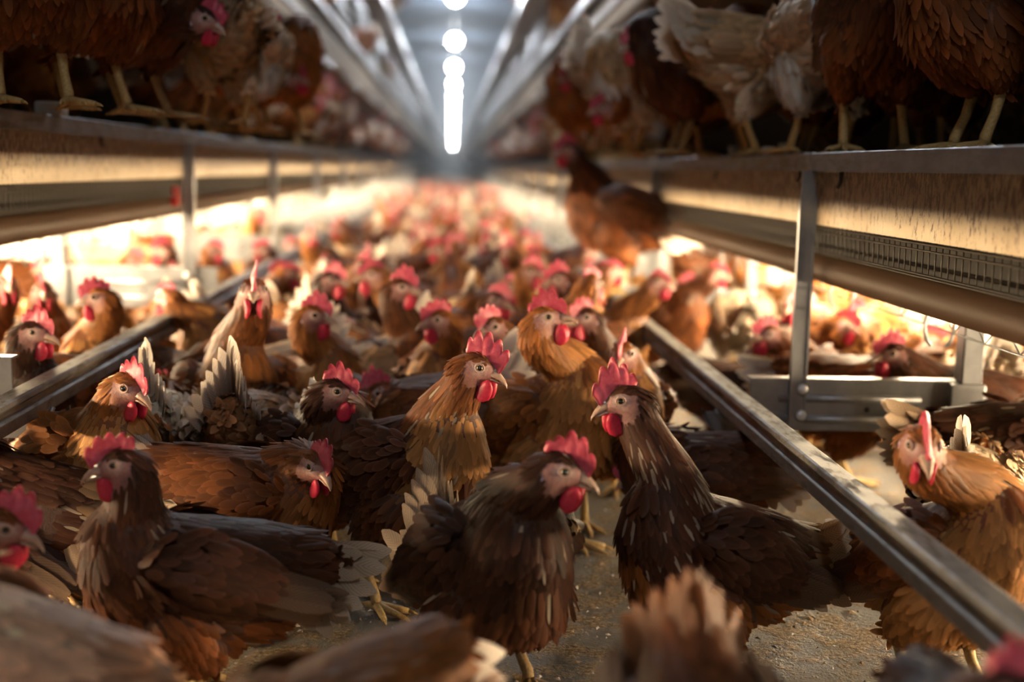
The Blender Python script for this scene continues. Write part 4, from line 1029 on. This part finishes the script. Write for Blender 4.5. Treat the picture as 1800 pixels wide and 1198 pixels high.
TONE = dict(rust='rust-brown', chest='chestnut', ginger='ginger', choc='dark brown', pale='pale-backed', gold='golden', white='whitish', dark='very dark')
used_mid = {}; used_far = {}
def copy_tree(o):
    c = o.copy(); COL.objects.link(c)
    for ch in o.children:
        d = ch.copy(); COL.objects.link(d); d.parent = c
    return c
def flock_hen(k, x, y, z, yaw, s, far):
    store = used_far if far else used_mid
    if k not in store:
        o = hen_far_mesh(pose_spec(POSES[k])) if far else hen_object(pose_spec(POSES[k])); store[k] = o
    else:
        o = store[k].copy() if far else copy_tree(store[k])
        if far: COL.objects.link(o)
    o.location = (x, y, z); o.rotation_euler = (0, 0, yaw); o.scale = (s, s, s)
    return o
rnd = random.Random(5)
FILL = []                       # x, y, z, region
def clear(x, y, z, r): return all(abs(z - c[2]) > .3 or (x - c[0]) ** 2 + (y - c[1]) ** 2 > r * r for c in KEY) and all(abs(z - c[2]) > .3 or (x - c[0]) ** 2 + (y - c[1]) ** 2 > r * r for c in FILL)
def scatter(n, x0, x1, y0, y1, z, r, reg, grow=0.0):
    done = 0
    for _ in range(n * 40):
        u = rnd.random(); y = y0 + (y1 - y0) * (u ** (1 + grow)); x = rnd.uniform(x0, x1)
        if clear(x, y, z, r): FILL.append((x, y, z, reg)); done += 1
        if done >= n: break
scatter(62, -.60, .46, 2.55, 7.2, 0, .20, 'aisle')
scatter(58, -.60, .46, 7.2, 14, 0, .20, 'aisle', .2)
scatter(12, .72, 2.0, 3.3, 9, 0, .26, 'right under', .4)
scatter(12, -2.0, -.85, 3.6, 9, 0, .26, 'left under', .4)
exl, exr = SIDE['left']['ex'], SIDE['right']['ex']
scatter(26, -exl - .28, -exl - .07, 4.6, 11, PZL, .17, 'left deck', .2)
scatter(26, exr + .07, exr + .28, 5.0, 11, PZR, .17, 'right deck', .2)
scatter(7, exr + .45, exr + .9, 2.3, 5, PZR, .24, 'right deck back')
scatter(7, -exl - .9, -exl - .45, 2.6, 5, PZL, .24, 'left deck back')
for xx, yy, sd in ((-exl - .04, 12.5, 'left'), (-exl - .05, 17.0, 'left'), (-exl - .1, 9.0, 'left'), (exr + .12, 10.0, 'right'), (exr + .06, 9.0, 'right')): FILL.append((xx, yy, SIDE[sd]['t2'][1], sd + ' second deck'))
for xx, yy, sd in ((-exl - .03, 17.5, 'left'), (exr + .05, 15.0, 'right')): FILL.append((xx, yy, SIDE[sd]['t3'], sd + ' top deck'))
DIRS = [(0, 'right'), (90, 'away'), (180, 'left'), (270, 'the camera')]
info = []
for (x, y, z, reg) in FILL:
    k = rnd.randrange(10); yaw = rnd.uniform(0, 360)
    if reg.startswith('aisle') and y < 7.2 and rnd.random() < .35: yaw = rnd.uniform(200, 340)
    if y > 7.2 and rnd.random() < .5: k = rnd.choice((5, 9, 4)); yaw = rnd.uniform(0, 180) if rnd.random() < .6 else yaw
    s = rnd.uniform(1.04, 1.16)
    o = flock_hen(k, x, y, z, R(yaw), s, y > 7.2)
    hd_ = min(DIRS, key=lambda q: abs((yaw - q[0] + 180) % 360 - 180))[1]
    info.append([o, pix((x, y, z + .3)), y, reg, TONE[POSES[k][5]], hd_])
# labels: near ones by their place in the row, the blurred rest by their region
Y0 = SIDE['right']['y0']
rows = {}
for it in info:
    bay = int((it[2] - Y0) // BAY)
    rows.setdefault((it[3], bay), []).append(it)
for (reg, bay), its in rows.items():
    its.sort(key=lambda q: q[1][0])
    for i, (o, p_, y, reg_, tone, hd_) in enumerate(its):
        if reg == 'aisle':
            if bay <= 1 and i < 12:
                # hens one behind another in the aisle: count them by distance from the camera within a tone and heading
                same = sorted([q for q in info if q[3] == 'aisle' and int((q[2] - Y0) // BAY) <= 1 and q[4] == tone and q[5] == hd_], key=lambda q: q[2])
                n_ = [q[0] for q in same].index(o)
                lane = 'on the left of the aisle' if p_[0] < VPX - .2 * F / y else ('on the right of the aisle' if p_[0] > VPX + .12 * F / y else 'mid-aisle')
                tag(o, f'{tone} middle-distance hen facing {hd_}' + (f', {ORD[n_]} nearest of that colour and heading' if len(same) > 1 else f', {lane}'), 'hen', 'middle-distance flock in the aisle')
            else: tag(o, 'blurred hen in the packed flock far down the aisle', 'hen', 'distant aisle flock')
        elif 'under' in reg:
            sd = reg.split()[0]; tag(o, f'blurred orange-lit hen far beneath the {sd} lower deck', 'hen', f'hens beneath the {sd} deck')
        elif 'back' in reg:
            sd = reg.split()[0]; tag(o, f'dim hen in the dark back row of the {sd} deck', 'hen', f'back row on the {sd} deck')
        elif 'second' in reg or 'top' in reg:
            sd = reg.split()[0]; w2 = 'second' if 'second' in reg else 'top'; tag(o, f'blurred hen standing on the {w2} deck of the {sd} row', 'hen', f'hens on the {sd} {w2} deck')
        else:
            sd = reg.split()[0]; tag(o, f'blurred hen in the long row on the {sd} lower deck', 'hen', f'long row on the {sd} deck')
# beyond about 14 m the flock is one uncountable mass
def crowd():
    base = []
    for k in range(6):
        sp = pose_spec(POSES[k]); sp['fine'] = False
        g = hen_geometry(sp); V, Q, T, LV, LF, yel = g['body']
        cV, cF = g['comb']; tV, tF, tT, _ = g['tail']
        base.append((np.vstack([V, cV, tV]), np.vstack([Q, cF + len(V), tF + len(V) + len(cV)]), np.vstack([T, np.tile((.6, .1, .12, 1), (len(cV), 1)), tT])))
    Vs = []; Qs = []; Ts = []; k0 = 0
    spots = [(rnd.uniform(-.60, .46), 14 + 16 * (i / 150) + rnd.uniform(-.1, .1), 0) for i in range(150)]
    spots += [(-exl - rnd.uniform(.1, .3), 11 + 14 * i / 50, PZL) for i in range(50)] + [(exr + rnd.uniform(.1, .3), 11 + 14 * i / 50, PZR) for i in range(50)]
    for x, y, z in spots:
        V, Q, T = base[rnd.randrange(6)]
        P = (V * rnd.uniform(1.03, 1.15)) @ rotz(rnd.uniform(0, 2 * PI)).T + np.array([x, y, z]); T = T.copy(); T[:, :3] *= rnd.uniform(.9, 1.7)
        Vs.append(P); Qs.append(Q + k0); Ts.append(T); k0 += len(V)
    o = mesh_obj('hen_flock', np.vstack(Vs), np.vstack(Qs), M['skin'], None, None, True, np.vstack(Ts))
    tag(o, 'blurred uncountable mass of hens at the far end of the house', 'flock', None, 'stuff')
crowd()

# ------------------------------------------------------------------ small things on decks and floor
for k, (px_, d_, sd, h_) in enumerate(((1380, 3.0, 'right', .030), (1290, 3.4, 'right', .028), (1352, 2.95, 'right', .020))):
    p = at(px_, 250, d_); b = MB(); b.tube([(0, 0, 0), (0, 0, h_)], [.012, .015], 14)
    o = b.build('drinker_cup', M['cup'], None, True); o.location = (p[0], d_, PZR)
    tag(o, f'small white drinker cup on the right deck, {ORD[k]} from the right', 'cup')
p = at(90, 190, 2.75); b = MB(); b.box((-.03, -.02, 0), (.03, .02, .028)); o = b.build('feed_block', M['cup'], None, bevel=.004); o.location = (p[0], 2.75, PZL)
tag(o, 'small pale block behind the legs of the leftmost deck hen', 'block')
p = at(331, 345, 4.15); b = MB(); b.box((-.012, -.008, -.03), (.012, .008, .03)); o = b.build('clip', M['red'], None, bevel=.002); o.location = (-(SIDE['left']['ex'] + .03), 4.0, PZL - .2)
tag(o, 'small red clip on the left deck front beside a strut', 'clip')
V = []; Fc = []; T = []
for i in range(3200):           # flakes of litter and down on the concrete
    x = rnd.uniform(-.9, .95); y = rnd.uniform(1.3, 4.5); a = rnd.uniform(0, 6.3); l = rnd.uniform(.0015, .007) * (2.2 if rnd.random() < .05 else 1); wd = l * rnd.uniform(.3, .8); z = rnd.uniform(.001, .003)
    c, s_ = math.cos(a), math.sin(a); k = len(V)
    V += [(x + c * l, y + s_ * l, .0005), (x - s_ * wd, y + c * wd, z), (x - c * l, y - s_ * l, .0008), (x + s_ * wd, y - c * wd, z * .6), (x, y, z + .002)]
    Fc += [(k, k + 1, k + 4), (k + 1, k + 2, k + 4), (k + 2, k + 3, k + 4), (k + 3, k, k + 4)]
    col = (.62, .58, .54) if rnd.random() < .3 else ((.30, .21, .11) if rnd.random() < .7 else (.06, .045, .03)); T += [(*col, 1)] * 5
o = mesh_obj('litter', V, Fc, M['skin'], None, None, False, T); tag(o, 'flakes of litter and down on the concrete floor', 'litter', None, 'stuff')
